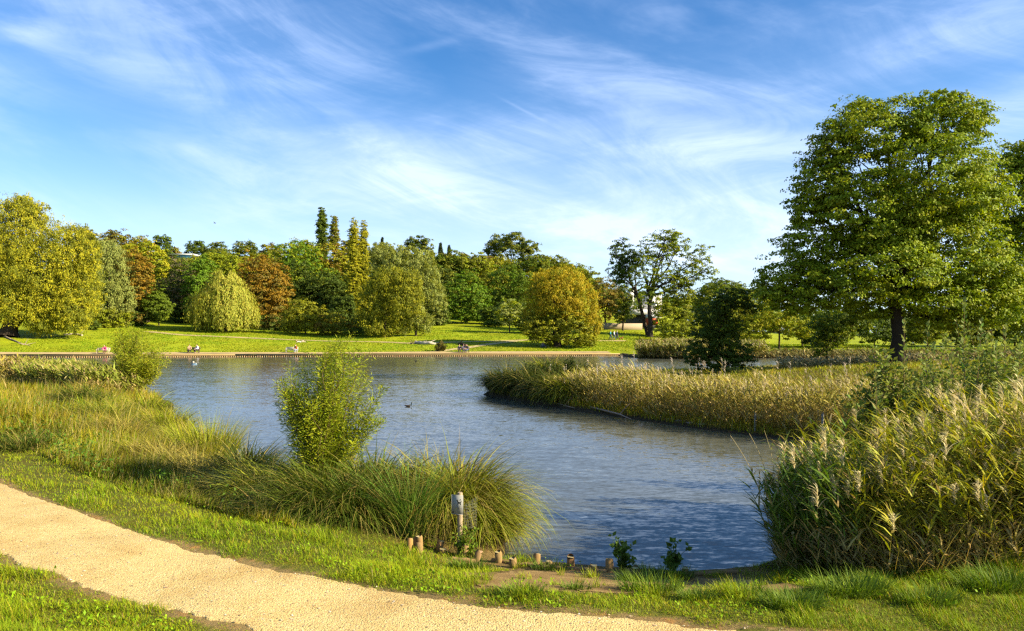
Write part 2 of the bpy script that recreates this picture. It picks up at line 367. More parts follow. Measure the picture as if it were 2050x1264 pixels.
Z, Dd, INS, PXX = height(XX.ravel(), YY.ravel(), True); Z = Z.reshape(XX.shape); Dd = Dd.reshape(XX.shape); INS = INS.reshape(XX.shape)
farw = ss(90, 97, YY)[..., None]; pen = (ss(13, 17, YY)*ss(0, 5, XX)*(1-ss(90, 97, YY)))[..., None]
nz = vnoise(XX, YY, 7, 1)[..., None]
ncol = GRASS1*(.7+.5*nz)+np.array([.06, .03, 0])*ss(3, 10, Dd)[..., None]
pcol = np.array([.20, .17, .03])*(.6+.8*nz)
fcol = np.array([.27, .34, .008])*(.8+.4*nz)+np.array([.05, .02, 0])*vnoise(XX, YY, 4, 5)[..., None]
C = ncol*(1-pen)+pcol*pen; C = C*(1-farw)+fcol*farw
C = np.where(YY[..., None] > 300, np.array([.06, .09, .02]), C)
C = np.where(((Dd < .5) | INS)[..., None], np.array([.07, .055, .03]), C)
insoil = inpoly(XX, YY, SOIL) | ((Dd < 1.1) & (YY < 12.2) & (XX > -2.2) & (XX < 3.6))
pe_ = pdist(XX.ravel(), YY.ravel(), PATH).reshape(XX.shape)
C = np.where(((pe_ < .03+.16*vnoise(XX, YY, .5, 61)) & (YY < 30))[..., None], np.array([.30, .21, .08]), C)
lowr = (YY < 0) & (XX > .3) & (YY > 4) & (vnoise(XX, YY, .45, 6) < .13)
insoil = insoil | lowr
C = np.where(insoil[..., None], np.array([.26, .18, .065]), C)
ny, nx_ = XX.shape; idx = np.arange(ny*nx_).reshape(ny, nx_)
g = G(); g.add(np.stack([XX, YY, Z], -1), np.stack([idx[:-1, :-1], idx[:-1, 1:], idx[1:, 1:], idx[1:, :-1]], -1).reshape(-1, 4), C.reshape(-1, 3))
tag(g.build('ground', M_GROUND, smooth=True), kind='structure')
g = G(); g.add([[-140, 8, 0], [95, 8, 0], [95, 120, 0], [-140, 120, 0]], [[0, 1, 2, 3]], (0, 0, 0))
tag(g.build('water', M_WATER), kind='structure')
def sheet(name, poly, mat, lift, col, step, edge=0.0, jitter=0.0):
    """sheet that follows the ground inside a plan polygon"""
    xs = [p_[0] for p_ in poly]; ys = [p_[1] for p_ in poly]
    gx = np.arange(min(xs), max(xs)+step, step); gy = np.arange(min(ys), max(ys)+step, step)
    Xg, Yg = np.meshgrid(gx, gy, indexing='ij'); n0, n1_ = Xg.shape
    cx_ = (Xg[:-1, :-1]+step/2); cy_ = (Yg[:-1, :-1]+step/2)
    jx = (vnoise(cx_, cy_, .35, 3)-.5+.5*(vnoise(cx_, cy_, .07, 13)-.5))*jitter; jy = (vnoise(cx_, cy_, .35, 4)-.5+.5*(vnoise(cx_, cy_, .07, 14)-.5))*jitter
    keep = inpoly(cx_+jx, cy_+jy, poly)
    z_ = height(Xg, Yg)+lift
    id_ = np.arange(n0*n1_).reshape(n0, n1_)
    fc = np.stack([id_[:-1, :-1], id_[1:, :-1], id_[1:, 1:], id_[:-1, 1:]], -1)[keep]
    g = G(); g.add(np.stack([Xg, Yg, z_], -1), fc, col)
    return tag(g.build(name, mat, smooth=True), kind='structure')
# ------------------------------------------------------------------ paths and soil
def resamp(P_, n):
    P_ = np.array(P_, float); q = np.concatenate([[0], np.cumsum(np.linalg.norm(np.diff(P_, axis=0), axis=1))]); q /= q[-1]
    k = np.linspace(0, 1, n); R_ = np.stack([np.interp(k, q, P_[:, i]) for i in (0, 1)], 1); w_ = 31; rp = np.pad(R_, ((w_, w_), (0, 0)), 'edge'); kk = np.hanning(2*w_+1); kk /= kk.sum()
    return np.stack([np.convolve(rp[:, i], kk, 'valid') for i in (0, 1)], 1)
EU = resamp([(-16, 19)]+pu+[(4.6, 4.5)], 900); ELo = resamp([(-14, 14.2)]+pl+[(-.8, 4.6), (2, 2.2)], 900)
def wob(E, o): return ((vnoise(E[:, 0], E[:, 1], .5, o)-.5)*.16+(vnoise(E[:, 0], E[:, 1], .12, o+1)-.5)*.08+(vnoise(E[:, 0], E[:, 1], .035, o+2)-.5)*.035)[:, None]
dUL = nrm(ELo-EU); EU2 = EU+dUL*wob(EU, 71); EL2 = ELo-dUL*wob(ELo, 75)
tq = np.linspace(0, 1, 70)[None, :, None]; XYp = EU2[:, None]*(1-tq)+EL2[:, None]*tq
zq = height(XYp[..., 0].ravel(), XYp[..., 1].ravel()).reshape(900, 70)+.010; idq = np.arange(900*70).reshape(900, 70)
zq = zq-.035*(ss(.03, 0, tq[..., 0])+ss(.97, 1, tq[..., 0]))
g = G(); g.add(np.concatenate([XYp, zq[..., None]], -1), np.stack([idq[:-1, :-1], idq[1:, :-1], idq[1:, 1:], idq[:-1, 1:]], -1).reshape(-1, 4), (0, 0, 0))
tag(g.build('gravel_path', M_PATH, smooth=True), kind='structure')
PATH = [tuple(q) for q in EU2[::12]]+[tuple(q) for q in EL2[::-12]]
m, t = mat_new('trodden_soil'); M_SOIL = m
gp = t.n('ShaderNodeNewGeometry'); a = t.n('ShaderNodeAttribute', attribute_name='Col')
n1 = t.n('ShaderNodeTexNoise', {'Vector': gp.outputs['Position'], 'Scale': 1.6, 'Detail': 9, 'Roughness': .7})
n2 = t.n('ShaderNodeTexNoise', {'Vector': gp.outputs['Position'], 'Scale': 40, 'Detail': 6, 'Roughness': .75})
cc = t.ramp(n1.outputs[0], [(.3, (.14, .085, .03)), (.5, (.24, .155, .055)), (.7, (.33, .23, .09))])
cc = t.mix(t.smooth(n2.outputs[0], .55, .7), cc, (.16, .085, .035)); cc = t.mix(t.smooth(n2.outputs[0], .42, .32), cc, (.55, .42, .24))
b = t.n('ShaderNodeBump', {'Strength': .8, 'Distance': .02, 'Height': n2.outputs[0]})
p = t.n('ShaderNodeBsdfPrincipled', {'Base Color': cc, 'Roughness': .95, 'Specular IOR Level': .1, 'Normal': b.outputs[0]})
t.n('ShaderNodeOutputMaterial', {0: p.outputs[0]})
sheet('soil', SOIL, M_SOIL, .007, (0, 0, 0), .022, jitter=.5)
M_FPATH = solid_mat('pale_earth_path', .95, .2, 3, .3, 1.2, .1)
def strip(name, pts, wid, col, lift=.05):
    """path strip that follows the ground along a plan line"""
    P_ = np.array(pts, float); seg = np.linalg.norm(np.diff(P_, axis=0), axis=1); s_ = np.concatenate([[0], np.cumsum(seg)])
    n = max(int(s_[-1]/.8), 4); q = np.linspace(0, s_[-1], n)
    xy = np.stack([np.interp(q, s_, P_[:, 0]), np.interp(q, s_, P_[:, 1])], 1)
    k = np.ones(5)/5; xp = np.pad(xy, ((2, 2), (0, 0)), 'edge'); xy = np.stack([np.convolve(xp[:, i], k, 'valid') for i in (0, 1)], 1)
    tg = nrm(np.gradient(xy, axis=0)); nn = np.stack([-tg[:, 1], tg[:, 0]], 1)
    ww = wid*(.8+.45*vnoise(xy[:, 0], xy[:, 1], 3, 8))[:, None]/2
    A = [xy+nn*ww*c_ for c_ in (-1, -.33, .33, 1)]
    V = np.stack([np.concatenate([a_, (height(a_[:, 0], a_[:, 1])+lift)[:, None]], 1) for a_ in A], 1)
    i0 = np.arange(n*4).reshape(n, 4)
    fc = np.stack([i0[:-1, :-1], i0[:-1, 1:], i0[1:, 1:], i0[1:, :-1]], -1).reshape(-1, 4)
    g = G(); g.add(V.reshape(-1, 3), fc, col); return tag(g.build(name, M_FPATH, smooth=True), kind='structure')
strip('earth_footpath', topoly([(290, 664), (360, 671), (470, 676), (560, 680), (640, 683), (760, 685), (820, 688), (900, 686), (980, 684), (1060, 681), (1150, 681), (1200, 683), (1260, 683)]), 1.5, (.52, .40, .18))
strip('diagonal_footpath', topoly([(845, 709), (900, 701), (940, 696), (1000, 687), (1050, 682)]), 1.5, (.55, .44, .2))
strip('pondside_path', [(-110, 102.9), (-72, 105.7), (-40, 108.5), (15.5, 113.9)], 2.0, (.55, .40, .19), .06)
strip('bare_earth_path', topoly([(1495, 709), (1560, 710), (1640, 711), (1720, 712)]), 1.0, (.5, .42, .2))

# ------------------------------------------------------------------ retaining edge of the far bank
LAB_WALL = 'low timber retaining wall of short stakes along the whole far bank'
g2 = G(); wl = empty('retaining_wall', (16.4, 112.5, 0), LAB_WALL, 'retaining wall')
g = G(); A0, A1, A2, A3 = (-110, 101.0), (-72, 104.05), (-40, 106.85), (16.4, 112.35)
for (xa, ya), (xb, yb) in ((A0, A1), (A1, A2), (A2, A3)):
    L_ = math.hypot(xb-xa, yb-ya); box(g, ((xa+xb)/2, (ya+yb)/2, .33), (L_, .14, .13), (.50, .36, .16), math.atan2(yb-ya, xb-xa)); box(g2, ((xa+xb)/2, (ya+yb)/2+.03, -.1), (L_, .12, .70), (.16, .10, .045), math.atan2(yb-ya, xb-xa))  # second board coloured dark to paint the shade in the gaps behind the stakes
def child(g, name, mat, root, smooth=False):
    o = g.build(name, mat, None, smooth); o.parent = root; o.location = -Vector(root.location)      # vertices are in world coordinates
    return o
child(g, 'top_board', M_WOOD, wl); child(g2, 'recess_shade_board', M_WOOD, wl)
dens = []; 
xs = np.arange(16.2, -73, -.31)
ys = np.interp(xs, [-72, -40, 16.4], [104.05, 106.85, 112.35])
gs = G()
for i, (x, y) in enumerate(zip(xs, ys)):
    gg = G() if i < 100 else gs
    h = .16+rs.uniform(-.04, .04)
    tube(gg, [(x, y-.16, -.3), (x, y-.16, h)], .085, jit((.42, .30, .14), 1, .25)[0], 6)
    if i < 100: child(gg, 'stake', M_WOOD, wl)
tag(child(gs, 'stakes', M_WOOD, wl), kind='stuff')

# ------------------------------------------------------------------ trees
PAL = dict(yel=((0.56, 0.50, 0.022), (0.36, 0.36, 0.018)), gold=((0.56, 0.40, 0.013), (0.38, 0.31, 0.016)), lime=((0.37, 0.40, 0.015), (0.24, 0.29, 0.013)), olive=((0.27, 0.28, 0.020), (0.17, 0.19, 0.016)),
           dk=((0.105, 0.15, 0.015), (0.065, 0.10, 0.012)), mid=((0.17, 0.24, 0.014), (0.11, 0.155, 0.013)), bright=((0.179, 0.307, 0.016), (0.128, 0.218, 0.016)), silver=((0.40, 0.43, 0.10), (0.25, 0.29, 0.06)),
           orange=((0.40, 0.22, 0.015), (0.25, 0.17, 0.018)), brown=((0.29, 0.22, 0.03), (0.18, 0.15, 0.03)), oak=((0.36, 0.44, 0.014), (0.13, 0.20, 0.012)), weep=((0.435, 0.422, 0.054), (0.307, 0.333, 0.033)),
           yolive=((0.44, 0.41, 0.016), (0.25, 0.26, 0.016)), conif=((0.045, 0.077, 0.026), (0.038, 0.058, 0.019)), rust=((0.36, 0.24, 0.022), (0.218, 0.166, 0.027)), grey=((0.218, 0.179, 0.090), (0.128, 0.115, 0.051)))
def pal_pick(pal, n, w):
    a, b = [np.array(c) for c in PAL[pal]]
    w = np.clip(w, 0, 1)[:, None]; return a*w+b*(1-w)
def limb(g, a, b, r0, r1, col, sag=.15, n=7, wob=.05):
    a = np.array(a, float); b = np.array(b, float); L = np.linalg.norm(b-a); t_ = np.linspace(0, 1, n)[:, None]
    p_ = a+(b-a)*t_; hd = (b-a)*np.array([1, 1, 0]); up = np.array([0, 0, 1.0])
    p_ = p_+up*(np.sin(PI*t_)*sag*L)*(1 if b[2] > a[2] else .3)-hd*(np.sin(PI*t_)*.12)
    p_[1:-1] += rs.normal(size=(n-2, 3))*wob*L*.5
    tube(g, p_, r0+(r1-r0)*np.linspace(0, 1, n)**.8, col, 6, False)
    return p_
def crown_leaves(g, lobes, n, size, pal, pal2=None, w2=0, drop=.0, clus=1.0, flat=1.0, inner=.55, aspect=.62, down=0.0):
    """lobes: (centre, radii). Leaf clusters fill the outer shell of each lobe."""
    vol = np.array([l[1][0]*l[1][2] for l in lobes]); vol = vol/vol.sum()
    for li, (c, r) in enumerate(lobes):
        c = np.array(c); r = np.array(r); mr = float(np.mean(r)); nl = max(int(n*vol[li]), 60)
        rc = max(.16*mr*clus, size*1.5)*rnd(1, .9, 1.1)[0]
        nc = max(int(nl/max(26, 4.2*(rc/size)**2)), 10)
        d = rdir(nc); k = rnd(nc)**.5*(1.02-inner)+inner
        k *= 1+.24*(vnoise(d[:, 0]*2+d[:, 2], d[:, 1]*2-d[:, 2]*1.7, .55, li)-.5)*2
        k = np.where(rnd(nc) < .07, k*rnd(nc, 1.08, 1.26), k); cc = c+d*r*k[:, None]
        crad = rc*rnd(nc, .55, 1.35)
        ci = rs.randint(0, nc, nl)
        e = rdir(nl); e[:, 2] = np.abs(e[:, 2])*.9*flat-.15*rnd(nl); rr = rnd(nl)**.35
        pos = cc[ci]+e*(crad[ci]*rr)[:, None]*np.array([1.15, 1.15, .75])
        if down: pos[:, 2] -= down*crad[ci]*rnd(nl)**2
        nr = nrm(e*.7+d[ci]*.55+np.array([0, 0, .35])+rdir(nl)*.75)
        dd = nrm(np.cross(nr, rdir(nl))+np.array([0, 0, -drop]))
        cw = rnd(nc)[ci]*.7+rnd(nl)*.3
        col = pal_pick(pal, nl, cw)
        if pal2: 
            m2 = rnd(nc)[ci] < w2; col[m2] = pal_pick(pal2, nl, cw)[m2]
        s_ = size*rnd(nl, .6, 1.35)
        leaves(g, pos, dd, nr, s_, s_*aspect, jit(col, nl, .15, .045))
def autolobes(px0, px1, py0, py1, Y, seed, nsub=9):
    """crown from its bounding box: one body ellipsoid and bumps around it"""
    r_ = np.random.RandomState(seed)
    cx_, cy_ = (px0+px1)/2, (py0+py1)/2; rx, ry = (px1-px0)/2, (py1-py0)/2
    c = np.array(at(cx_, cy_, Y)); rX, rZ = rx*Y/F, ry*Y/F
    out = [(c, np.array([rX*.80, rX*.75, rZ*.84]))]
    for i in range(nsub):
        th = 2*PI*(i+r_.uniform(-.3, .3))/nsub; f_ = r_.uniform(.25, .42)
        k = 1-f_
        out.append((c+np.array([math.cos(th)*rX*k, -rX*.35*r_.uniform(-.6, 1.0), math.sin(th)*rZ*k]), np.array([rX*f_*1.1, rX*f_*1.1, rZ*f_*1.05])))
    return out
TREES = {}
def tree(name, label, Y, lobes, pal, cat='tree', base=None, pal2=None, w2=.3, seed=1, dens=5.0, leaf=None, trunk_r=None, limbs=6, group=None, crown='crown', clus=1.0,
         drop=.2, inner=.55, down=0.0, limb_up=.35, bark=(.075, .055, .035), aspect=.62, lean=0, flat=1.0):
    """lobes: box (x0,x1,y0,y1) in photo pixels or list of (cx,cy,rx,ry[,dY])"""
    if isinstance(lobes, tuple): L = autolobes(*lobes, Y, seed)
    else:
        r_ = np.random.RandomState(seed); L = []
        for q in lobes:
            dY = q[4] if len(q) > 4 else r_.uniform(-.35, .35)*q[2]*Y/F
            c = np.array(at(q[0], q[1], Y)); c[1] += dY
            L.append((c, np.array([q[2]*Y/F, q[2]*Y/F*.85, q[3]*Y/F])))
    zmin = min(c[2]-r[2] for c, r in L); zmax = max(c[2]+r[2] for c, r in L)
    area = sum(r[0]*r[2]*PI for c, r in L)*(.62 if len(L) > 1 else 1)*(740.0/Y)**2
    if leaf is None: leaf = max(1.6*Y/740, .05)
    sp = leaf*740/Y
    n = int(dens*1.2*area/(.5*aspect*sp*sp))
    bx = base if base is not None else (sum(c[0] for c, r in L)/len(L)*F/Y+CX)
    X0 = (bx-CX)*Y/F; Z0 = hz(X0, Y)
    root = empty(name, (X0, Y, Z0), label, cat, group)
    g = G(); H_ = zmax-Z0
    tr = trunk_r or max(.018*H_, .08)
    fork = Z0+max(min((zmin-Z0)+.25*(zmax-zmin), H_*.5), H_*.12)
    fx = X0+lean
    k_ = 7; tt = np.linspace(0, 1, k_)
    tp = np.stack([X0+(fx-X0)*tt+rs.normal(size=k_)*tr*.25, np.full(k_, Y)+rs.normal(size=k_)*tr*.25, Z0-.3+(fork-Z0+.3)*tt], 1)
    tube(g, tp, tr*np.array([1.6, 1.15, 1, .95, .9, .85, .8]), bark, 9, False)
    top = tp[-1]
    Ls = sorted(L, key=lambda q: -q[1][0]*q[1][2])[:max(limbs, 1)]
    for c, r in Ls:
        e = c+rs.normal(size=3)*r*.15
        pp = limb(g, top-np.array([0, 0, rs.uniform(0, .25)*(fork-Z0)]), e, tr*.6, tr*.16, bark, sag=-.05)
        for q in range(4):
            dd = rdir(1)[0]; dd[2] = abs(dd[2])*.8
            limb(g, pp[3+q % 3], c+dd*r*.85, tr*.2, tr*.05, bark, sag=-.04, n=5, wob=.08)
    child(g, 'trunk', M_BARK, root, True)
    g = G(); crown_leaves(g, L, n, leaf, pal, pal2, w2, drop, clus, flat, inner, aspect, down)
    child(g, crown, M_LEAF, root)
    return root
def base_Y(px, py): return hit(px, py)[1]

# -- front row on the lawn, left to right
Yw = base_Y(20, 674)
tree('willow_tree', 'huge yellow willow leaning over the lawn at the far left, thick dark trunk', Yw,
     [(30, 470, 78, 78), (-60, 480, 80, 80), (75, 540, 80, 70), (140, 500, 55, 58), (150, 570, 48, 62), (110, 610, 70, 50), (40, 600, 70, 50), (150, 625, 42, 38), (-70, 590, 90, 60), (60, 430, 40, 30), (95, 645, 34, 24), (45, 410, 30, 20), (170, 500, 26, 40)],
     'yel', base=14, pal2='olive', w2=.45, seed=3, dens=5, inner=.3, trunk_r=1.15, limbs=9, drop=1.3, down=1.6, clus=.7, aspect=.42, lean=3)
tree('silver_willow', 'grey green silvery willow just right of the huge yellow willow', 148, [(222, 545, 38, 55), (205, 600, 36, 40), (235, 590, 30, 40), (212, 505, 28, 30)], 'silver', seed=4, drop=1.3, down=1.5, aspect=.42, clus=.8, dens=5)
tree('autumn_tree', 'rusty orange tree between the silvery willow and the round green bush', 152, [(270, 540, 32, 45), (265, 590, 32, 40), (285, 560, 25, 45)], 'rust', pal2='orange', w2=.4, seed=5)
tree('yellow_tree', 'yellow topped tree rising behind the rusty orange tree', 165, [(295, 510, 34, 28), (268, 515, 26, 28), (318, 530, 20, 26)], 'lime', pal2='yel', w2=.5, seed=6)
tree('round_bush', 'small round dark green bush at the lawn edge, left of the weeping willow', base_Y(318, 652), [(318, 612, 27, 33)], 'mid', cat='bush', seed=7, limbs=2, dens=7)
tree('bare_tree', 'dark half bare tree behind the round green bush', 168, [(350, 560, 42, 48), (330, 600, 30, 40), (372, 600, 28, 45)], 'grey', pal2='dk', w2=.5, seed=8, dens=4)
tree('green_tree', 'bright green tree behind the left shoulder of the weeping willow', 165, [(400, 555, 26, 40), (385, 600, 22, 42), (415, 540, 20, 26)], 'bright', seed=9)
tree('lime_tree', 'yellow green tree showing above the weeping willow', 176, [(450, 535, 40, 32), (425, 530, 25, 22), (475, 550, 25, 28)], 'lime', seed=10)
Yo = 160
tree('copper_tree', 'round copper orange tree right of the weeping willow', Yo, [(535, 590, 52, 68), (520, 560, 42, 45), (560, 580, 28, 50), (530, 635, 42, 26)], 'orange', pal2='brown', w2=.3, seed=11, base=520, dens=5, drop=.1, aspect=.7)
tree('shrub', 'olive shrub right of the copper orange tree at the lawn edge', base_Y(615, 670), [(610, 630, 38, 34), (640, 640, 30, 26), (585, 640, 25, 26)], 'yolive', cat='shrub', pal2='olive', w2=.6, seed=12, limbs=3)
tree('shrub', 'brownish shrub sloping down to the lawn beside the twin poplars', base_Y(670, 672), [(665, 648, 32, 20), (690, 658, 22, 13), (640, 658, 25, 14)], 'rust', cat='shrub', pal2='olive', w2=.5, seed=13, limbs=3)
tree('shrub', 'low dark green shrub between the brownish shrub and the big olive willow', base_Y(712, 674), [(712, 665, 24, 10), (735, 668, 18, 8)], 'dk', cat='shrub', pal2='mid', w2=.4, seed=14, limbs=2)
tree('yellow_tree', 'yellow green tree above the copper orange tree', 190, [(610, 520, 42, 32), (600, 560, 45, 40), (575, 510, 22, 24), (640, 560, 35, 35)], 'bright', pal2='lime', w2=.5, seed=15)
tree('autumn_tree', 'olive and brown topped tree below the two dark poplars', 195, [(665, 520, 34, 32), (640, 535, 26, 36), (690, 540, 26, 40)], 'yolive', pal2='rust', w2=.3, seed=16)
tree('dark_tree', 'deep green tree in the gap right of the copper orange tree', 178, [(650, 590, 50, 46), (620, 600, 40, 40), (680, 600, 30, 50), (600, 560, 30, 35)], 'dk', seed=17)
def poplar(label, px, py0, wid, Y, pal, pal2, w2, pyb, seed):
    L = []; r_ = np.random.RandomState(seed); n = max(int((pyb-py0)/(wid*.32)), 4)
    for i in range(n):
        f_ = i/(n-1); wv = wid*(.36+.62*math.sin(PI*min(f_*.62+.1, .8)))*.5
        L.append((px+r_.uniform(-.05, .05)*wid, py0+wid*.4+(pyb-py0-wid*.4)*f_, wv*r_.uniform(.9, 1.08), wid*.85))
    return tree('poplar_tree', label, Y, L, pal, pal2=pal2, w2=w2, seed=seed, limbs=2, dens=4.5, drop=-.6, inner=.3, clus=.9, leaf=1.25*Y/740, base=px, group='poplars on the far slope')
poplar('tallest dark poplar standing alone on the skyline', 646, 420, 24, 235, 'mid', 'dk', .4, 505, 21)
poplar('shorter brownish poplar right beside the tallest dark poplar', 670, 440, 20, 236, 'olive', 'rust', .25, 505, 22)
poplar('left yellow green poplar of the pair by the big olive willow', 709, 448, 30, 162, 'yel', 'yolive', .5, 655, 23)
poplar('right yellow green poplar of the pair, touching the big olive willow', 727, 455, 26, 163, 'yel', 'yolive', .6, 655, 24)
Yb = base_Y(790, 675)
tree('olive_willow', 'broad olive yellow willow right of the twin poplars', Yb, [(775, 590, 42, 50), (745, 610, 32, 48), (810, 600, 38, 50), (790, 560, 36, 28), (760, 650, 32, 22), (820, 570, 26, 30)], 'yolive', pal2='olive', w2=.5, seed=25, drop=1.3, down=1.5, aspect=.42, clus=.8, base=770)
tree('silver_willow', 'big silver green willow behind the broad olive yellow willow', 165, [(850, 560, 36, 45), (790, 525, 42, 36), (835, 530, 34, 34), (865, 600, 30, 40), (760, 510, 26, 24), (875, 625, 22, 24)], 'silver', pal2='olive', w2=.35, seed=26, drop=1.3, down=1.5, aspect=.42, clus=.8)
tree('small_willow', 'small silvery willow with a clear trunk in front of the olive willow', base_Y(832, 673), [(832, 625, 24, 22), (822, 645, 26, 18), (850, 645, 20, 18)], 'silver', pal2='olive', w2=.4, seed=27, base=833, drop=1.3, down=1.5, aspect=.42, clus=.8, trunk_r=.2)
Yg = base_Y(935, 648)
tree('round_tree', 'rounded fresh green tree at the top of the lawn, middle of the picture', Yg, [(935, 585, 42, 42), (915, 605, 30, 34), (955, 610, 30, 34), (935, 630, 42, 16)], 'bright', pal2='mid', w2=.25, seed=28)
tree('green_tree', 'mid green tree behind the small pale willow', 182, [(1020, 570, 40, 44), (1000, 610, 30, 34), (1045, 590, 28, 44)], 'mid', pal2='bright', w2=.3, seed=29)
tree('small_willow', 'small pale willow left of the big golden willow', base_Y(1020, 667), [(1020, 618, 22, 22), (1005, 635, 16, 18), (1035, 640, 18, 20)], 'silver', pal2='lime', w2=.3, seed=30, drop=-.4)
Yd = base_Y(1120, 694)
tree('golden_willow', 'big golden orange willow standing near the far bank', Yd, [(1125, 585, 52, 50), (1165, 610, 34, 50), (1090, 600, 40, 50), (1140, 560, 36, 26), (1100, 570, 30, 28), (1180, 650, 24, 26)],
     'gold', pal2='yolive', w2=.35, seed=31, base=1115, trunk_r=.6, drop=1.3, down=1.5, aspect=.42, clus=.8, dens=6)
tree('willow_thicket', 'green and yellow thicket round the foot of the big golden willow', Yd-1.5, [(1100, 660, 42, 32), (1150, 665, 38, 30), (1070, 655, 24, 30), (1180, 675, 20, 20), (1130, 640, 34, 28)],
     'yolive', cat='thicket', pal2='olive', w2=.55, seed=32, base=1120, limbs=5, dens=6)
tree('brown_tree', 'round brown leaved tree right of the big golden willow', 168, [(1215, 590, 30, 34), (1208, 620, 24, 24), (1232, 610, 20, 30)], 'brown', pal2='rust', w2=.3, seed=33, base=1211)
tree('dark_tree', 'slim dark tree between the brown leaved tree and the building', 160, [(1250, 595, 18, 28), (1245, 625, 20, 22), (1262, 615, 16, 22)], 'dk', pal2='olive', w2=.3, seed=34, base=1247)
tree('dark_tree', 'narrow dark crowned tree on the left of the tall open tree', 150, [(1243, 505, 23, 28), (1238, 545, 20, 30), (1258, 535, 20, 34), (1275, 515, 15, 24)], 'dk', pal2='mid', w2=.4, seed=35, base=1300, dens=5, inner=.3, limbs=4, lean=-3)
Yt = base_Y(1301, 676)
tree('tall_open_tree', 'tall airy tree with several bare trunks and sky between its branches', Yt,
     [(1320, 500, 40, 34), (1290, 545, 32, 34), (1360, 490, 32, 28), (1400, 520, 26, 28), (1375, 550, 38, 26), (1335, 560, 34, 26), (1415, 545, 20, 14), (1300, 590, 24, 24), (1345, 470, 26, 14)],
     'lime', pal2='mid', w2=.35, seed=36, base=1301, dens=3.4, inner=.3, trunk_r=.42, limbs=9, bark=(.05, .04, .03))
tree('yellow_tree', 'yellow green tree low in front of the tall airy tree', Yt+1, [(1355, 610, 34, 32), (1335, 635, 34, 30), (1375, 645, 26, 26), (1365, 590, 26, 24)], 'lime', pal2='olive', w2=.4, seed=37, base=1350)
tree('dark_tree', 'broad deep green tree behind the dark bush tree on the headland', 175, [(1440, 600, 46, 36), (1480, 600, 32, 30), (1410, 610, 30, 36), (1455, 640, 45, 30)], 'mid', pal2='olive', w2=.4, seed=38)
tree('shrub', 'yellow leaved shrub beyond the grass, left of the big oak', 124, [(1560, 630, 38, 38), (1530, 650, 32, 30), (1590, 655, 34, 26), (1500, 660, 26, 24), (1620, 660, 24, 22)], 'yolive', cat='shrub', pal2='lime', w2=.5, seed=39, dens=4)
tree('shrub', 'olive shrub beyond the grass, right behind the dark headland tree', 128, [(1480, 640, 34, 36), (1455, 660, 26, 26), (1505, 630, 26, 30)], 'olive', cat='shrub', pal2='yolive', w2=.5, seed=40)
for i, (bx, lab, pal, p2) in enumerate([((1630, 1720, 620, 690), 'green tree in the line behind the big oak, left of its trunk', 'mid', 'olive'),
        ((1700, 1800, 625, 690), 'dark tree directly behind the trunk of the big oak', 'dk', 'mid'), ((1810, 1905, 628, 690), 'yellow green round tree seen under the lowest oak limb, right of the trunk', 'olive', 'lime'),
        ((1890, 1985, 610, 690), 'brownish tree beyond the grass under the right side of the oak', 'olive', 'brown'), ((1970, 2090, 600, 690), 'dark tree beyond the grass at the right edge of the picture', 'dk', 'mid'),
        ((1770, 1850, 640, 690), 'low dark tree in the gap just right of the oak trunk', 'mid', 'dk'), ((1560, 1650, 610, 670), 'green tree behind the yellow shrub left of the oak', 'mid', 'dk')]):
    tree('background_tree', lab, 130+i*2, bx, pal, pal2=p2, w2=.4, seed=50+i, group='trees beyond the grass behind the oak', limbs=4)
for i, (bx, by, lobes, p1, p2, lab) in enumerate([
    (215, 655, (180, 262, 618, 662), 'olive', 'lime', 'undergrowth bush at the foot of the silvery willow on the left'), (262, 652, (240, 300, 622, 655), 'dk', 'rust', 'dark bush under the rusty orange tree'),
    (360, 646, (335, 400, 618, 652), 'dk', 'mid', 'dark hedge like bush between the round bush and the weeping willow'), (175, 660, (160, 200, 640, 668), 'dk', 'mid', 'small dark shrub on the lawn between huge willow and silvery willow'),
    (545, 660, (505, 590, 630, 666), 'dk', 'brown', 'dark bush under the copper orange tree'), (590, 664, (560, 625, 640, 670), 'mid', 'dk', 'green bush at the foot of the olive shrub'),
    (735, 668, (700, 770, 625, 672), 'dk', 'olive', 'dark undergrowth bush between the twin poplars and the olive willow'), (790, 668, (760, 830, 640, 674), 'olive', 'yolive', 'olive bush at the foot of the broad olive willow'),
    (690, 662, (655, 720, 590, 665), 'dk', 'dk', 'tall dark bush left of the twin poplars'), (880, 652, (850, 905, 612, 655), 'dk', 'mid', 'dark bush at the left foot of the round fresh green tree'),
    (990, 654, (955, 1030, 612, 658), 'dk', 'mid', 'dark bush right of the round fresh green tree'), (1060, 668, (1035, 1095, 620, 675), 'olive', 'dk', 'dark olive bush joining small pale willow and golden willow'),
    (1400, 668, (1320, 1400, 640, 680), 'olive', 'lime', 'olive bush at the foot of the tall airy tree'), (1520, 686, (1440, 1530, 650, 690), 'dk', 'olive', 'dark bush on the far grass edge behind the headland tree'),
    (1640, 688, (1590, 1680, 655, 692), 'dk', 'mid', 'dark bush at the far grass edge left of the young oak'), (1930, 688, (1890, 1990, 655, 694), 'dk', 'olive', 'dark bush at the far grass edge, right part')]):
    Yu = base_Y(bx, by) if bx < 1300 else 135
    tree('bush', lab, Yu, lobes, p1, pal2=p2, w2=.4, seed=200+i, limbs=2, cat='bush', group='undergrowth bushes along the edge of the lawn', dens=5)
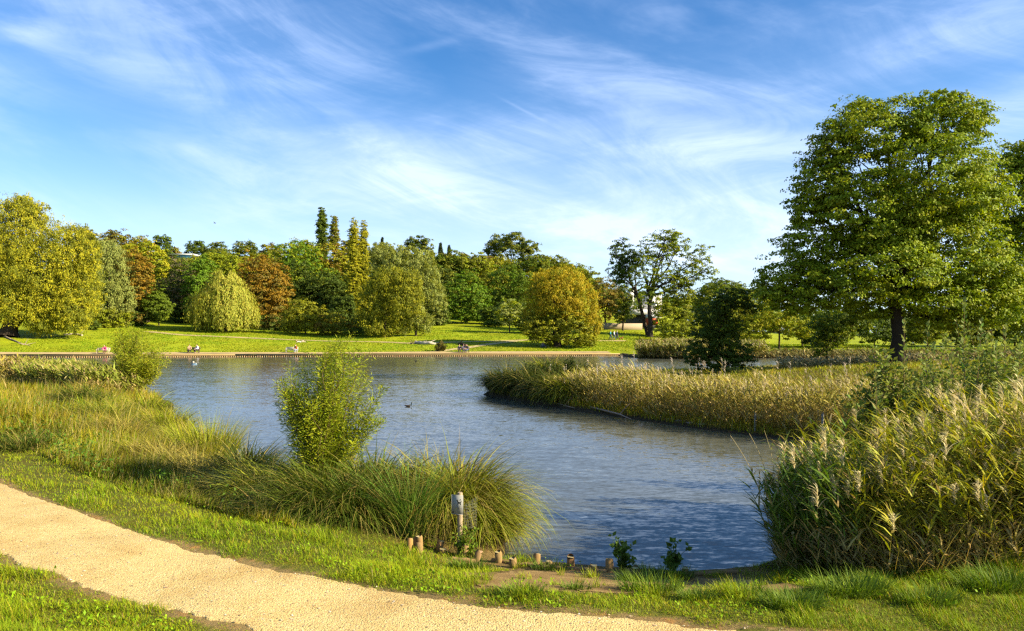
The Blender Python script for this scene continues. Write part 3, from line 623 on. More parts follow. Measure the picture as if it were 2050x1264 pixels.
# -- second rows and skyline
SKY = [((185, 275, 462, 560), 235, 'brown', 'olive', 'brown topped skyline tree behind the silvery willow'), ((255, 320, 474, 560), 240, 'yolive', 'rust', 'olive skyline tree above the yellow topped tree'),
       ((306, 345, 469, 520), 245, 'dk', 'mid', 'small dark skyline tree at the left end of the ridge gap'), ((325, 372, 494, 570), 250, 'brown', 'olive', 'low brown skyline tree left of the white roof'), ((345, 432, 519, 600), 205, 'olive', 'lime', 'olive tree right in front of the white roof'),
       ((370, 420, 481, 540), 262, 'dk', 'mid', 'dark skyline tree right above the white roof'), ((405, 470, 484, 560), 258, 'olive', 'dk', 'flat topped olive skyline tree above the weeping willow'),
       ((460, 525, 480, 560), 250, 'olive', 'dk', 'rough olive skyline tree above the copper tree left side'), ((515, 575, 488, 560), 245, 'yolive', 'brown', 'small yellowish skyline tree above the copper tree right side'),
       ((575, 640, 479, 545), 232, 'bright', 'yolive', 'green domed skyline tree left of the two dark poplars'), ((480, 560, 515, 600), 215, 'brown', 'dk', 'brown tree behind the crown of the copper tree'),
       ((560, 650, 505, 600), 212, 'bright', 'lime', 'fresh green tree in the second row left of the poplars'), ((675, 730, 478, 560), 240, 'brown', 'olive', 'brown tree behind the twin poplars'),
       ((735, 800, 488, 560), 225, 'olive', 'silver', 'soft olive skyline tree just right of the twin poplars'), ((795, 875, 471, 560), 222, 'dk', 'olive', 'tall dark domed skyline tree above the silver willow'),
       ((865, 960, 505, 590), 215, 'brown', 'olive', 'wide brownish tree above the round fresh green tree'), ((945, 1000, 508, 590), 222, 'brown', 'olive', 'brownish tree left below the great skyline tree'),
       ((965, 1080, 466, 560), 230, 'olive', 'dk', 'great dark skyline tree standing highest above the middle of the lawn'), ((1060, 1120, 509, 580), 226, 'olive', 'mid', 'lower right neighbour of the great dark skyline tree'),
       ((1110, 1188, 530, 600), 222, 'dk', 'mid', 'dark tree peeping over the golden willow on its right'), ((1040, 1120, 540, 620), 190, 'gold', 'yolive', 'golden tree just behind the left side of the golden willow'),
       ((860, 930, 535, 620), 200, 'olive', 'dk', 'olive tree left behind the round fresh green tree'), ((965, 1030, 540, 620), 195, 'olive', 'yolive', 'dull olive tree right behind the round fresh green tree'),
       ((1390, 1500, 560, 640), 190, 'mid', 'olive', 'low skyline tree between the tall airy tree and the oak'), ((1440, 1560, 572, 650), 200, 'mid', 'dk', 'low skyline tree touching the left tip of the oak'),
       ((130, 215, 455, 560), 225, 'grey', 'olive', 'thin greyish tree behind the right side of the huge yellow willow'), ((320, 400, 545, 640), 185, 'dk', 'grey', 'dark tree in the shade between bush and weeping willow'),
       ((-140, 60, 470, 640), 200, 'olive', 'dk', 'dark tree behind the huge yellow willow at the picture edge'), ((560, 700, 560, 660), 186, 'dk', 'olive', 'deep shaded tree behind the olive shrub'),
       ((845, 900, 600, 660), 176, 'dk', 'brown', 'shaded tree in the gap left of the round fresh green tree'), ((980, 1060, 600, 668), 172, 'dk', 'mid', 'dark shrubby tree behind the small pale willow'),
       ((190, 330, 590, 655), 168, 'olive', 'dk', 'low olive thicket behind the orange tree trunk'), ((1390, 1470, 620, 690), 150, 'dk', 'mid', 'dark low tree right of the yellow green tree'),
       ((700, 830, 540, 660), 182, 'dk', 'olive', 'dark tree hidden behind the olive willow'), ((430, 520, 560, 660), 178, 'dk', 'brown', 'dark tree between weeping willow and copper tree')]
FILL = [(205, 'olive', 'above the silvery willow'), (285, 'mid', 'above the rusty orange tree'), (345, 'olive', 'left below the white roof'), (440, 'mid', 'right above the weeping willow top'), (505, 'yolive', 'above the left half of the copper tree'),
        (590, 'mid', 'above the right shoulder of the copper tree'), (655, 'olive', 'under the two dark poplars'), (745, 'mid', 'just right of the yellow green poplars'), (800, 'lime', 'above the broad olive willow'), (850, 'olive', 'above the big silver willow'),
        (905, 'mid', 'under the dark conifer tips'), (950, 'olive', 'above the round fresh green tree'), (1000, 'yolive', 'under the great dark skyline tree'), (1060, 'mid', 'right below the great dark skyline tree'), (1110, 'olive', 'above the golden willow'),
        (1150, 'olive', 'right above the golden willow'), (395, 'lime', 'right below the white roof'), (550, 'olive', 'above the middle of the copper tree')]
for i, (px, p1, wh) in enumerate(FILL):
    tp_ = 503+rs.uniform(-7, 14)+max(0, (px-1060)*.28); wd_ = rs.uniform(42, 60)
    SKY.append(((px-wd_, px+wd_, tp_, tp_+105), rs.uniform(203, 218), p1, 'olive' if p1 != 'olive' else 'lime', dict(olive='olive', mid='green', yolive='yellowish', lime='lime green')[p1]+' tree of the second row, '+wh))
for i, (bx, Y, p1, p2, lab) in enumerate(SKY):
    tree('deciduous_tree', lab, Y, bx, p1, pal2=p2, w2=.4, seed=70+i, limbs=4, group='trees on the slope beyond the lawn', dens=5.5)
def conifer(label, px, py0, pyb, wid, Y, seed):
    c = at(px, (py0+pyb)/2, Y); X0 = c[0]; Z0 = hz(X0, Y); root = empty('conifer_tree', (X0, Y, Z0), label, 'conifer', 'dark conifers on the skyline')
    top = at(px, py0, Y)[2]; bot = at(px, pyb, Y)[2]
    g = G(); tube(g, [(X0, Y, Z0), (X0, Y, top)], [.35, .04], (.06, .045, .03), 6, False); child(g, 'trunk', M_BARK, root)
    g = G(); n = 3600; t_ = rnd(n)**.7; tier = np.floor(t_*11)/11; rad = (.10+.9*(.6*t_+.4*tier))*wid*.5*Y/F*rnd(n, .35, 1.05); az_ = rnd(n, 0, 2*PI)
    az_ = np.round(az_*7/(2*PI)+tier*5)*(2*PI)/7-tier*5+rs.normal(size=n)*.25
    pos = np.stack([X0+np.cos(az_)*rad, Y+np.sin(az_)*rad, top-(top-bot)*t_-rad*.15], 1)
    nr = nrm(np.stack([np.cos(az_), np.sin(az_), np.full(n, .8)], 1)+rdir(n)*.6); d = nrm(np.cross(nr, rdir(n)))
    leaves(g, pos, d, nr, .5, .3, jit(pal_pick('conif', n, rnd(n)), n)); child(g, 'crown', M_LEAF, root)
conifer('pointed dark conifer above the left part of the brownish tree', 882, 486, 560, 34, 228, 91)
conifer('second smaller conifer tip just right of the pointed dark one', 899, 491, 560, 26, 230, 92)
conifer('tiny conifer tip above the silver willow left of the domed tree', 765, 476, 540, 22, 232, 93)

# -- weeping willow
Yq = base_Y(455, 664); Xq, _, _ = at(450, 0, Yq); Zq = hz(Xq, Yq)
root = empty('weeping_willow', (Xq, Yq, Zq), 'pale weeping willow with long hanging strands reaching the lawn', 'tree')
g = G(); topz = at(0, 537, Yq)[2]; r_ = 50*Yq/F
for q in range(7):
    a_ = q*PI*2/7+.3; rr_ = r_*rs.uniform(.3, .75); limb(g, (Xq, Yq, Zq+1), (Xq+math.cos(a_)*rr_, Yq+math.sin(a_)*rr_, Zq+(topz-Zq)*rs.uniform(.6, .93)), .25, .05, (.09, .07, .045))
tube(g, [(Xq, Yq, Zq-.3), (Xq+.1, Yq, Zq+3.5)], [.55, .33], (.09, .07, .045), 8, False)
child(g, 'trunk', M_BARK, root, True)
g = G(); H_ = topz-Zq
heads = []
for q in range(70):
    a_ = q*2.399+rs.uniform(-.3, .3); k = rs.uniform(.10, 1.15)**.6; zf_ = 1-(.52*k**2)-rs.uniform(0, .12)
    heads.append((Xq+math.cos(a_)*k*r_*.95, Yq+math.sin(a_)*k*r_*.9, Zq+H_*zf_, k, a_))
for hx, hy, hzz, k, a_ in heads:
    ns = 18
    for s_ in range(ns):
        aa = rs.uniform(0, 2*PI); sp_ = rs.uniform(0, 1)**.6*1.9; L_ = (hzz-Zq)*rs.uniform(.30, .95 if k > .55 else .6)
        m_ = int(L_/.16)
        tt = np.linspace(0, 1, m_); out = np.sin(np.minimum(tt*3.2, PI/2))
        x_ = hx+math.cos(aa)*sp_*out+math.cos(a_)*k*1.1*out; y_ = hy+math.sin(aa)*sp_*out+math.sin(a_)*k*1.1*out
        z_ = hzz+.5*np.sin(np.minimum(tt*6, PI))-L_*tt
        pos = np.stack([x_, y_, z_], 1)+rs.normal(size=(m_, 3))*.12
        d = nrm(np.array([0, 0, -1.0])+rs.normal(size=(m_, 3))*.35); nr = nrm(np.array([math.cos(aa)+math.cos(a_), math.sin(aa)+math.sin(a_), .3])+rs.normal(size=(m_, 3))*.5)
        cw = np.clip(1-tt*.6+rs.uniform(-.3, .3), 0, 1)
        leaves(g, pos, d, nr, .52, .17, jit(pal_pick('weep', m_, cw), m_, .15))
child(g, 'crown', M_LEAF, root)

# -- headland trees
OAKL = [(1760, 265, 105, 62), (1880, 255, 88, 54), (1670, 300, 50, 60), (1655, 370, 64, 60), (1850, 370, 120, 100), (1720, 430, 105, 80), (1635, 500, 78, 52), (1590, 560, 74, 42), (1750, 540, 125, 70), (1900, 510, 110, 90),
        (1950, 390, 76, 80), (1960, 610, 90, 46), (1665, 580, 100, 44), (1860, 610, 80, 28), (1545, 590, 36, 22), (1935, 235, 44, 32), (1740, 218, 50, 22), (1870, 210, 54, 20), (1620, 420, 40, 40), (1790, 470, 90, 60), (1600, 610, 60, 22), (1760, 620, 60, 24), (1900, 640, 80, 22), (1990, 560, 60, 60)]
tree('oak_tree', 'great spreading oak on the grassy headland, dark trunk and dense green crown', 50, OAKL, 'oak', pal2='lime', w2=.26, cat='oak', seed=100, base=1799, trunk_r=.42, limbs=18, dens=8, leaf=.17, clus=1.15,
     inner=.42, bark=(.04, .032, .022), drop=.1, aspect=.75)
tree('oak_tree', 'second oak at the right edge, its crown merging with the great spreading oak', 56, [(2060, 400, 100, 90), (2080, 520, 110, 100), (2020, 600, 80, 60), (2110, 330, 80, 60), (2050, 320, 50, 40)],
     'oak', pal2='lime', w2=.22, cat='oak', seed=101, base=2068, trunk_r=.4, limbs=5, dens=8.5, leaf=.18, clus=1.1, inner=.42, bark=(.04, .032, .022), aspect=.75)
tree('dark_tree', 'dark bushy tree on the headland shore left of the big oak', 54, [(1425, 640, 38, 40), (1410, 690, 34, 34), (1450, 610, 30, 32), (1450, 690, 30, 40), (1480, 600, 28, 22), (1400, 715, 30, 24), (1440, 728, 42, 22), (1480, 710, 30, 30), (1500, 615, 24, 14), (1470, 655, 22, 20)],
     'dk', pal2='mid', w2=.12, seed=102, base=1440, dens=6, leaf=.15, clus=.7, limbs=7, inner=.3)
tree('young_oak', 'low leafy young tree in the shade under the left side of the big oak', 64, [(1655, 650, 42, 30), (1690, 640, 34, 24), (1640, 690, 22, 26), (1670, 680, 30, 20), (1720, 645, 30, 18)], 'mid', pal2='lime', w2=.15, seed=103, base=1655, dens=5, leaf=.17, inner=.3)

# ------------------------------------------------------------------ bushes made of many stems
def stem_bush(name, label, cat, base, Y, crown, nst, nleaf, ll, lw, cols, seed=0, twig=.35, base_sp=.15, vary=0.0, z0=None, group=None, stemcol=(.16, .11, .05), up=.5, taper_in=.25):
    """crown: list of (cx,cy,rx,ry) photo pixels"""
    r_ = np.random.RandomState(seed); X0 = (base-CX)*Y/F; Z0 = hz(X0, Y) if z0 is None else z0
    root = empty(name, (X0, Y, Z0), label, cat, group); g = G(); gl = G()
    L = [(np.array(at(q[0], q[1], Y)), np.array([q[2], q[2]*.9, q[3]])*Y/F) for q in crown]
    wts = np.array([q[2]*q[3] for q in crown], float); wts /= wts.sum()
    per = nleaf//nst
    for i in range(nst):
        c, r = L[r_.choice(len(L), p=wts)]; d = r_.normal(size=3); d /= np.linalg.norm(d); e = c+d*r*(r_.uniform(.25, 1.0)**.5)*(1.28 if r_.uniform() < .35 else .98)
        if e[2] < Z0+.15: e[2] = Z0+.2+r_.uniform(0, .3)
        b_ = np.array([X0+r_.uniform(-1, 1)*base_sp, Y+r_.uniform(-1, 1)*base_sp, Z0-.05])
        k = 8; tt = np.linspace(0, 1, k)[:, None]; mid = (e-b_)
        p_ = b_+mid*tt; p_[:, :2] -= mid[:2]*(np.sin(PI*tt)*.14); p_ += r_.normal(size=(k, 3))*.02*np.linalg.norm(mid)*tt
        r0 = .006+.008*np.linalg.norm(mid)*.4
        tube(g, p_, r0*(1-.85*tt[:, 0]), stemcol, 4, False)
        u = taper_in+(1-taper_in)*r_.uniform(0, 1, per)**.7
        ii = np.minimum((u*(k-1)).astype(int), k-2); fr = u*(k-1)-ii; pos = p_[ii]*(1-fr)[:, None]+p_[ii+1]*fr[:, None]
        td = nrm(p_[ii+1]-p_[ii]); off = r_.normal(size=(per, 3)); off = nrm(off-td*np.sum(off*td, 1)[:, None])
        tl = r_.uniform(0, 1, per)*twig*np.linalg.norm(r)*.35*(1.28-u)
        pos = pos+off*tl[:, None]+td*tl[:, None]*.6
        dd = nrm(off*.9+td*up+r_.normal(size=(per, 3))*.35); nr = nrm(np.cross(dd, r_.normal(size=(per, 3)))+np.array([0, 0, .3]))
        cw = r_.uniform(0, 1, per)*.6+.4*r_.uniform(0, 1)
        ca, cb = [np.array(q) for q in cols]; col = ca*cw[:, None]+cb*(1-cw[:, None])
        s_ = r_.uniform(.6, 1.3, per)
        leaves(gl, pos, dd, nr, ll*s_, lw*s_, jit(col, per, .15))
    child(g, 'stem', M_BARK, root); child(gl, 'foliage', M_LEAF, root)
    return root
stem_bush('willow_bush', 'large fan shaped willow bush with narrow leaves in front of the pond', 'bush', 640, 13.4,
          [(655, 752, 88, 80), (708, 782, 64, 66), (596, 775, 52, 62), (675, 712, 58, 50), (590, 800, 34, 34), (745, 780, 24, 40), (715, 845, 52, 40), (640, 830, 50, 45), (650, 690, 20, 26), (700, 695, 16, 26)], 95, 44000, .080, .0130, ((.44, .46, .02), (.16, .24, .015)), seed=5, base_sp=.12, twig=.95)
stem_bush('willow_bush', 'smaller yellowish willow bush on the left bank in front of the far benches', 'bush', 265, 36,
          [(278, 705, 54, 50), (255, 690, 34, 40), (302, 725, 36, 34), (275, 745, 36, 26), (264, 662, 22, 28)], 80, 20000, .13, .030, ((.44, .42, .02), (.20, .27, .02)), seed=6, base_sp=.3, twig=.9)
for i, (bx, by, cr, lab) in enumerate([(880, 697, [(884, 694, 11, 9)], 'small round bush on the far lawn beside the diagonal path'), (1330, 700, [(1330, 697, 22, 10)], 'yellowish low bush in the far reeds')]):
    stem_bush('small_bush', lab, 'bush', bx, base_Y(bx, by+7), cr, 30, 1500, .3, .12, ((.24, .2, .04), (.14, .13, .03)), seed=20+i, base_sp=.2)
# ------------------------------------------------------------------ grass
MEAD_EDGE = [(-60, 850), (0, 872), (130, 935), (280, 990), (420, 1022), (520, 1048), (600, 1062)]
MEAD = topoly(MEAD_EDGE)+[(-3.9, 11.6), (-4.3, 13.2), (-5.2, 14.6), (-7.6, 19.0), (-10.8, 24.2), (-14.4, 30.2), (-17.6, 37), (-23, 42.5), (-33, 46.5), (-60, 49), (-60, 22)]
def scatter(n, y0, y1, u0, u1, k=1.0):
    if k == 1.0: Y = y0*(y1/y0)**rnd(n)
    else: Y = (y0**(1-k)+(y1**(1-k)-y0**(1-k))*rnd(n))**(1/(1-k))
    return rnd(n, u0, u1)*Y, Y
def ground_pts(x, y):
    z, d, ins, px = height(x, y, True); return z, d, ins
GC = {k: np.array(v) for k, v in dict(green=(.23, .36, .010), lime=(.44, .50, .010), gold=(.52, .40, .035), straw=(.60, .48, .16), olive=(.20, .20, .028), dark=(.07, .11, .02), brown=(.24, .16, .05)).items()}
# short lawn
x, y = scatter(520000, 5.2, 24, -.95, .9, 1.9)
z, d, ins = ground_pts(x, y)
dp = np.where(inpoly(x, y, PATH), -pdist(x, y, PATH), pdist(x, y, PATH))
soil = inpoly(x, y, SOIL)
n1_ = vnoise(x, y, .45, 6); n2_ = vnoise(x, y, .16, 7)
edge = dp+(n1_-.5)*.25+(n2_-.5)*.12
keep = (~ins) & (edge > -.16+.12*rnd(len(x))) & (d > .12) & ~((edge < .10) & (rnd(len(x)) > edge*4+.5))
keep &= ~(soil & ((n1_*.6+n2_*.4) < .74)) & ~((d < .9) & (x > -1.2) & (x < 3.2) & (y < 12.2) & (n1_ < .62))
keep &= ~(inpoly(x, y, MEAD) & (rnd(len(x)) < .6))
lowright = (y < 10.2) & (x > .3)
x, y, z, n1_, n2_, edge = [q[keep] for q in (x, y, z, n1_, n2_, edge)]; N = len(x)
print('lawn blades', N)
tuft = ss(.5, .85, n1_)
h = (.025+.05*rnd(N)+.13*tuft*rnd(N))*(.55+1.1*vnoise(x, y, .22, 63))*np.clip(.5+edge*1.6, .42, 1.0)*np.where(dp[keep] > 0, 1, .5)
big = vnoise(x, y, 1.3, 12)
mixc = np.clip(big*.9+rs.normal(size=N)*.22, 0, 1)[:, None]
col = GC['green']*(1-mixc)+GC['lime']*mixc
r_ = rnd(N); col[r_ < .04] = GC['straw']*.85; col[(r_ > .10) & (r_ < .18)] = GC['gold']
col = jit(col, N, .22)
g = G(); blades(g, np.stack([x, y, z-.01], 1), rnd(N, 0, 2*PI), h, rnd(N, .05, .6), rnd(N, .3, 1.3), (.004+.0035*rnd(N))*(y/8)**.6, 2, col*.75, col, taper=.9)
# broad leaved weeds among the lawn
nw = 26000; xw, yw = scatter(nw, 5.4, 15, -.9, .85, 1.6); zw, dw, iw = ground_pts(xw, yw)
kw = (vnoise(xw, yw, .5, 21) > .66) & ~iw & ~inpoly(xw, yw, PATH) & (dw > .2) & ~(inpoly(xw, yw, SOIL) & (vnoise(xw, yw, .3, 22) < .6)); xw, yw, zw = xw[kw], yw[kw], zw[kw]; nw = len(xw)
dd = nrm(rdir(nw)+np.array([0, 0, .35])); nr = nrm(rdir(nw)*.6+np.array([0, 0, 1]))
leaves(g, np.stack([xw, yw, zw+.01+.06*rnd(nw)], 1), dd, nr, rnd(nw, .02, .06), rnd(nw, .015, .035), jit(GC['green']*1.1, nw, .3))
tag(g.build('lawn_grass', M_GRASS), 'short green lawn grass and clover along both sides of the gravel path', 'grass', kind='stuff')
# long meadow grass on the left bank
g = G()
x, y = scatter(430000, 9.5, 50, -.95, .05, 1.55)
z, d, ins = ground_pts(x, y); inm = inpoly(x, y, MEAD) & ~ins
dm = pdist(x, y, topoly(MEAD_EDGE), False)
n1_ = vnoise(x, y, 1.5, 6); n2_ = vnoise(x, y, .4, 9); n3_ = vnoise(x, y, 4.5, 10)
keep = inm & (rnd(len(x)) < .30+.7*ss(.3, .6, n2_))
x, y, z, d, n1_, n2_, n3_, dm = [q[keep] for q in (x, y, z, d, n1_, n2_, n3_, dm)]; N = len(x)
print('meadow blades', N)
h = (.24+.38*rnd(N)*(.5+n1_))*np.clip(.35+dm*.7, .35, 1.0)*(1+.25*ss(.6, .9, n2_))
m1 = np.clip(n1_*1.3+.05+rs.normal(size=N)*.22, 0, 1)[:, None]
col = GC['gold']*m1+GC['lime']*(1-m1); g2 = ss(.58, .8, n3_)[:, None]*.8; col = col*(1-g2)+GC['olive']*g2
r_ = rnd(N); col[r_ < .07] = GC['straw']; col[(r_ > .16) & (r_ < .34)] = GC['green']; col[(r_ > .34) & (r_ < .37)] = GC['brown']
col = jit(col, N, .22)
wdir = np.arctan2(vnoise(x, y, 2.0, 14)-.5, .35)+rs.normal(size=N)*1.1
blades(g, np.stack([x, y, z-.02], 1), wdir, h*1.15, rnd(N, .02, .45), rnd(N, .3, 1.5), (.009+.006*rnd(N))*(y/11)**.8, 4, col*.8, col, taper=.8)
# seed heads standing over it
ns = 4000; q = rs.randint(0, N, ns); xx_, yy_, zz_ = x[q], y[q], z[q]
pts = blades(g, np.stack([xx_, yy_, zz_], 1), rnd(ns, 0, 6.3), h[q]*1.55, rnd(ns, 0, .2), rnd(ns, .1, .6), .004*(yy_/11)**.8, 3, GC['straw'], GC['straw'], taper=1)
tag(g.build('meadow_grass', M_GRASS), 'long yellow green meadow grass on the left bank between path and pond', 'long grass', kind='stuff')
# leafy weeds in the meadow
g = G(); nw = 60000; xw, yw = scatter(nw, 9.5, 30, -.9, .0, 1.5); zw, dw, iw = ground_pts(xw, yw)
kw = (vnoise(xw, yw, 1.6, 31)*.6+vnoise(xw, yw, .5, 32)*.4 > .64) & inpoly(xw, yw, MEAD) & ~iw; xw, yw, zw = xw[kw], yw[kw], zw[kw]; nw = len(xw)
dd = nrm(rdir(nw)+np.array([0, 0, .3])); nr = nrm(rdir(nw)*.7+np.array([0, 0, 1]))
leaves(g, np.stack([xw, yw, zw+.05+.38*rnd(nw)], 1), dd, nr, rnd(nw, .04, .09)*(yw/12)**.5, rnd(nw, .025, .05)*(yw/12)**.5, jit((.11, .20, .02), nw, .3))
tag(g.build('meadow_weeds', M_GRASS), 'green nettles and leafy weeds growing through the long meadow grass', 'weeds', kind='stuff')
# tall grass on the headland and rough sward of the far banks
g = G(); x, y = scatter(170000, 14, 100, -.05, .95, 1.25); z, d, ins = ground_pts(x, y)
keep = ~ins & ((y > 23) | (x > 9)) & (d > .1) & (y < 97); x, y, z, d = [q[keep] for q in (x, y, z, d)]; N = len(x)
m1 = np.clip(vnoise(x, y, 3, 16)*1.4-.2+rs.normal(size=N)*.2, 0, 1)[:, None]; col = GC['gold']*.9*m1+GC['olive']*(1-m1); r_ = rnd(N); col[r_ < .08] = GC['straw']; col[r_ > .7] = GC['lime']
shr = ss(3.5, .3, d)*((x < 9))
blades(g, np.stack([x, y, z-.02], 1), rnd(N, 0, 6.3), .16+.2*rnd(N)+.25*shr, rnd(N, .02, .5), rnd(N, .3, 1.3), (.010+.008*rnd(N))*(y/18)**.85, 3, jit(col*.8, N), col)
tag(g.build('headland_grass', M_GRASS), 'golden rough grass covering the headland under the great oak', 'long grass', kind='stuff')
g = G(); x = rnd(150000, -78, 75); y = rnd(150000, 100, 160); z, d, ins = ground_pts(x, y); keep = ~ins & (d > 2.6) & (d < 46) & (vnoise(x, y, 2.5, 15) > .25)
x, y, z, d = [q[keep] for q in (x, y, z, d)]; N = len(x); m1 = np.clip(vnoise(x, y, 5, 16)*1.2-.1+rs.normal(size=N)*.2, 0, 1)[:, None]
rough = ss(12, 22, x); col = np.array([.20, .33, .012])*(1-m1)+np.array([.36, .38, .02])*m1
blades(g, np.stack([x, y, z-.02], 1), rnd(N, 0, 6.3), .10+.10*rnd(N)+.15*rough*rnd(N), rnd(N, .1, .9), rnd(N, .2, 1.0), .10+.08*rnd(N), 2, jit(col, N), jit(col*1.05, N))
tag(g.build('far_lawn_grass', M_GRASS), 'bright mown grass of the sloping lawn beyond the pond', 'grass', kind='stuff')

# ------------------------------------------------------------------ sedge tussocks
SEDC = dict(shade=((.05, .08, .012), (.13, .15, .02)), fresh=((.13, .27, .03), (.26, .40, .06)), olive=((.19, .24, .018), (.44, .44, .04)), dry=((.30, .25, .04), (.52, .44, .08)), dark=((.08, .13, .015), (.22, .26, .025)), lime=((.27, .34, .015), (.52, .50, .03)))  # dark and shade palettes put the shade of overhung hollows into the blade colour
def tussock(label, x, y, L, pal, n=700, rad=.35, lean=(.1, .75), droop=(1.1, 2.7), w=.018, asym=None, group='sedge tussocks on the near bank', seed=0, segs=6, name='sedge_tussock', mound=0.0):
    z0 = max(hz(x, y), 0.0); root = empty(name, (x, y, z0), label, 'sedge', group)
    g = G(); a = rnd(n, 0, 2*PI); r = rad*rnd(n)**.5; ca, cb = [np.array(q) for q in SEDC[pal]]
    b_ = np.stack([x+np.cos(a)*r, y+np.sin(a)*r, z0-.05+mound*(1-(r/rad)**2)*rnd(n, .2, 1)], 1)
    az_ = a+rs.normal(size=n)*.7
    if asym is not None: az_ = np.where(rnd(n) < .55, asym+rs.normal(size=n)*.6, az_)
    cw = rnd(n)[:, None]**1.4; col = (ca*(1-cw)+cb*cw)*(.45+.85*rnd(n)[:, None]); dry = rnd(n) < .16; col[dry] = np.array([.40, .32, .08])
    ll = L*rnd(n, .45, 1.1)
    blades(g, b_, az_, ll, rnd(n, *lean)*(.3+.7*r/rad), rnd(n, *droop), w*rnd(n, .7, 1.3), segs, jit(col*.85, n), jit(col*1.1, n), tw=.9, taper=.7)
    child(g, 'blades', M_GRASS, root)
    g = G(); nd = n//7; a = rnd(nd, 0, 2*PI); r = rad*rnd(nd)**.5                # dead straw skirt
    blades(g, np.stack([x+np.cos(a)*r, y+np.sin(a)*r, np.full(nd, z0-.02)], 1), a+rs.normal(size=nd)*.5, L*.55*rnd(nd, .5, 1), rnd(nd, .7, 1.3), rnd(nd, .6, 1.4), w*.9, 4, jit((.20, .14, .06), nd), jit((.28, .20, .09), nd))
    child(g, 'dead_leaves', M_GRASS, root)
    return root
def tu(px, py, Y, *a, **k):
    return (px-CX)*Y/F, Y
TS = [ # label, px, Y, blade length, palette, n, radius, extra
 ('tallest sedge tussock right behind the dog sign, at the water', 922, 12.7, 1.75, 'olive', 2400, .5, {'mound': .5, 'lean': (.05, .5), 'droop': (1.1, 3.0)}),
 ('rusty tinged sedge tussock behind the sign, on its left', 880, 12.9, 1.9, 'dry', 1500, .55, {'mound': .4}),
 ('sedge tussock right of the dog sign leaning over the water', 972, 12.15, 1.2, 'olive', 1300, .35, {'asym': -.2, 'mound': .25, 'w': .014}),
 ('fresh green upright sedge tussock just behind the left group of log posts', 818, 11.75, 1.5, 'fresh', 900, .22, {'lean': (.05, .45), 'droop': (.4, 1.7), 'w': .013}),
 ('dark sedge tussock left of the fresh green one', 755, 12.9, 1.68, 'dark', 2400, .55, {'mound': .45, 'w': .021}),
 ('olive sedge tussock below the right side of the big willow bush', 700, 13.0, 1.72, 'dark', 2400, .6, {'mound': .3, 'w': .021}),
 ('dark tussock under the middle of the big willow bush', 650, 12.6, 1.50, 'dark', 2200, .6, {'mound': .4, 'w': .021}),
 ('sedge tussock under the left side of the big willow bush, blades sweeping left', 600, 13.5, 1.35, 'olive', 2200, .55, {'asym': PI, 'mound': .45, 'w': .021}),
 ('dark shaded sedge tussock in front of the olive one, low to the lawn', 705, 11.9, 1.35, 'dark', 1800, .5, {'mound': .3, 'w': .014}),
 ('shaded sedge tussock low in front, between lawn and the willow bush foot', 628, 11.9, 1.25, 'dark', 1500, .5, {'mound': .25, 'w': .014}),
 ('sedge tussock with long arching blades left of the big willow bush', 545, 13.2, 1.30, 'olive', 2000, .55, {'asym': PI+.3, 'mound': .4, 'w': .021}),
 ('low dark tussock in front of the arching one', 560, 12.0, 1.0, 'dark', 900, .4, {}),
 ('dark rounded sedge tussock standing alone at the water, left of the willow bush', 492, 15.4, 1.45, 'shade', 2000, .55, {'mound': .5}),
 ('brown drooping tussock below the dark rounded one', 470, 13.6, 1.2, 'dry', 1100, .45, {'asym': PI}),
 ('lime green upright tussock at the water left of the dark rounded one', 415, 18.2, 1.5, 'lime', 1400, .6, {'lean': (.05, .5), 'droop': (.3, 1.3), 'mound': .2, 'w': .014}),
 ('brown sweeping tussock in the meadow below the lime green one', 385, 15.4, 1.3, 'dry', 1200, .5, {'asym': PI}),
 ('second brown sweeping tussock, further left', 320, 16.6, 1.35, 'dry', 1200, .55, {'asym': PI}),
 ('tussock between the brown sweeping pair and the water', 365, 20.5, 1.4, 'olive', 1200, .6, {'mound': .25, 'w': .014}),
 ('sedge tussock at the water with a bleached stalk beside it', 330, 24, 1.5, 'lime', 1200, .7, {'mound': .3, 'w': .016}),
 ('dark hollow tussock left of the small willow bush foot', 165, 27, 1.5, 'dark', 1200, .7, {'mound': .4, 'w': .016, 'asym': PI}),
 ('dark backed tussock below the small willow bush', 205, 22.5, 1.4, 'olive', 1200, .7, {'mound': .3, 'w': .015, 'asym': PI}),
 ('round brownish tussock in the middle of the left bank', 240, 19.5, 1.3, 'dry', 1200, .6, {'mound': .3, 'w': .014, 'asym': PI}),
 ('green tussock right of the small willow bush foot', 290, 29, 1.5, 'lime', 1000, .8, {'mound': .2, 'w': .02}),
 ('dark tussock at the left edge in the meadow', 50, 17.5, .9, 'dark', 900, .5, {'w': .010}),
]
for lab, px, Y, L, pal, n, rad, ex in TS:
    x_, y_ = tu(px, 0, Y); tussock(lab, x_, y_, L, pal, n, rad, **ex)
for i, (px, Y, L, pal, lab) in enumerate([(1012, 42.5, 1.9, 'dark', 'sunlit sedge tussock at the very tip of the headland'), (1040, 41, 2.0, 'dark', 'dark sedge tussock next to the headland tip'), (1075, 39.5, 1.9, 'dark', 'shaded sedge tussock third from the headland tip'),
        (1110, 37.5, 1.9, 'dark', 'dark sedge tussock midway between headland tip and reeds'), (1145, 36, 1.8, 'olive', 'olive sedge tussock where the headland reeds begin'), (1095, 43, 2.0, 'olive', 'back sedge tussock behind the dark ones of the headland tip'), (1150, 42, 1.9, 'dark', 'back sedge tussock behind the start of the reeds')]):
    x_, y_ = tu(px, 0, Y); tussock(lab, x_, y_, L, 'shade' if pal == 'dark' else pal, 1900, 1.0, w=.03, mound=.55, group='sedge tussocks on the headland tip', segs=5)
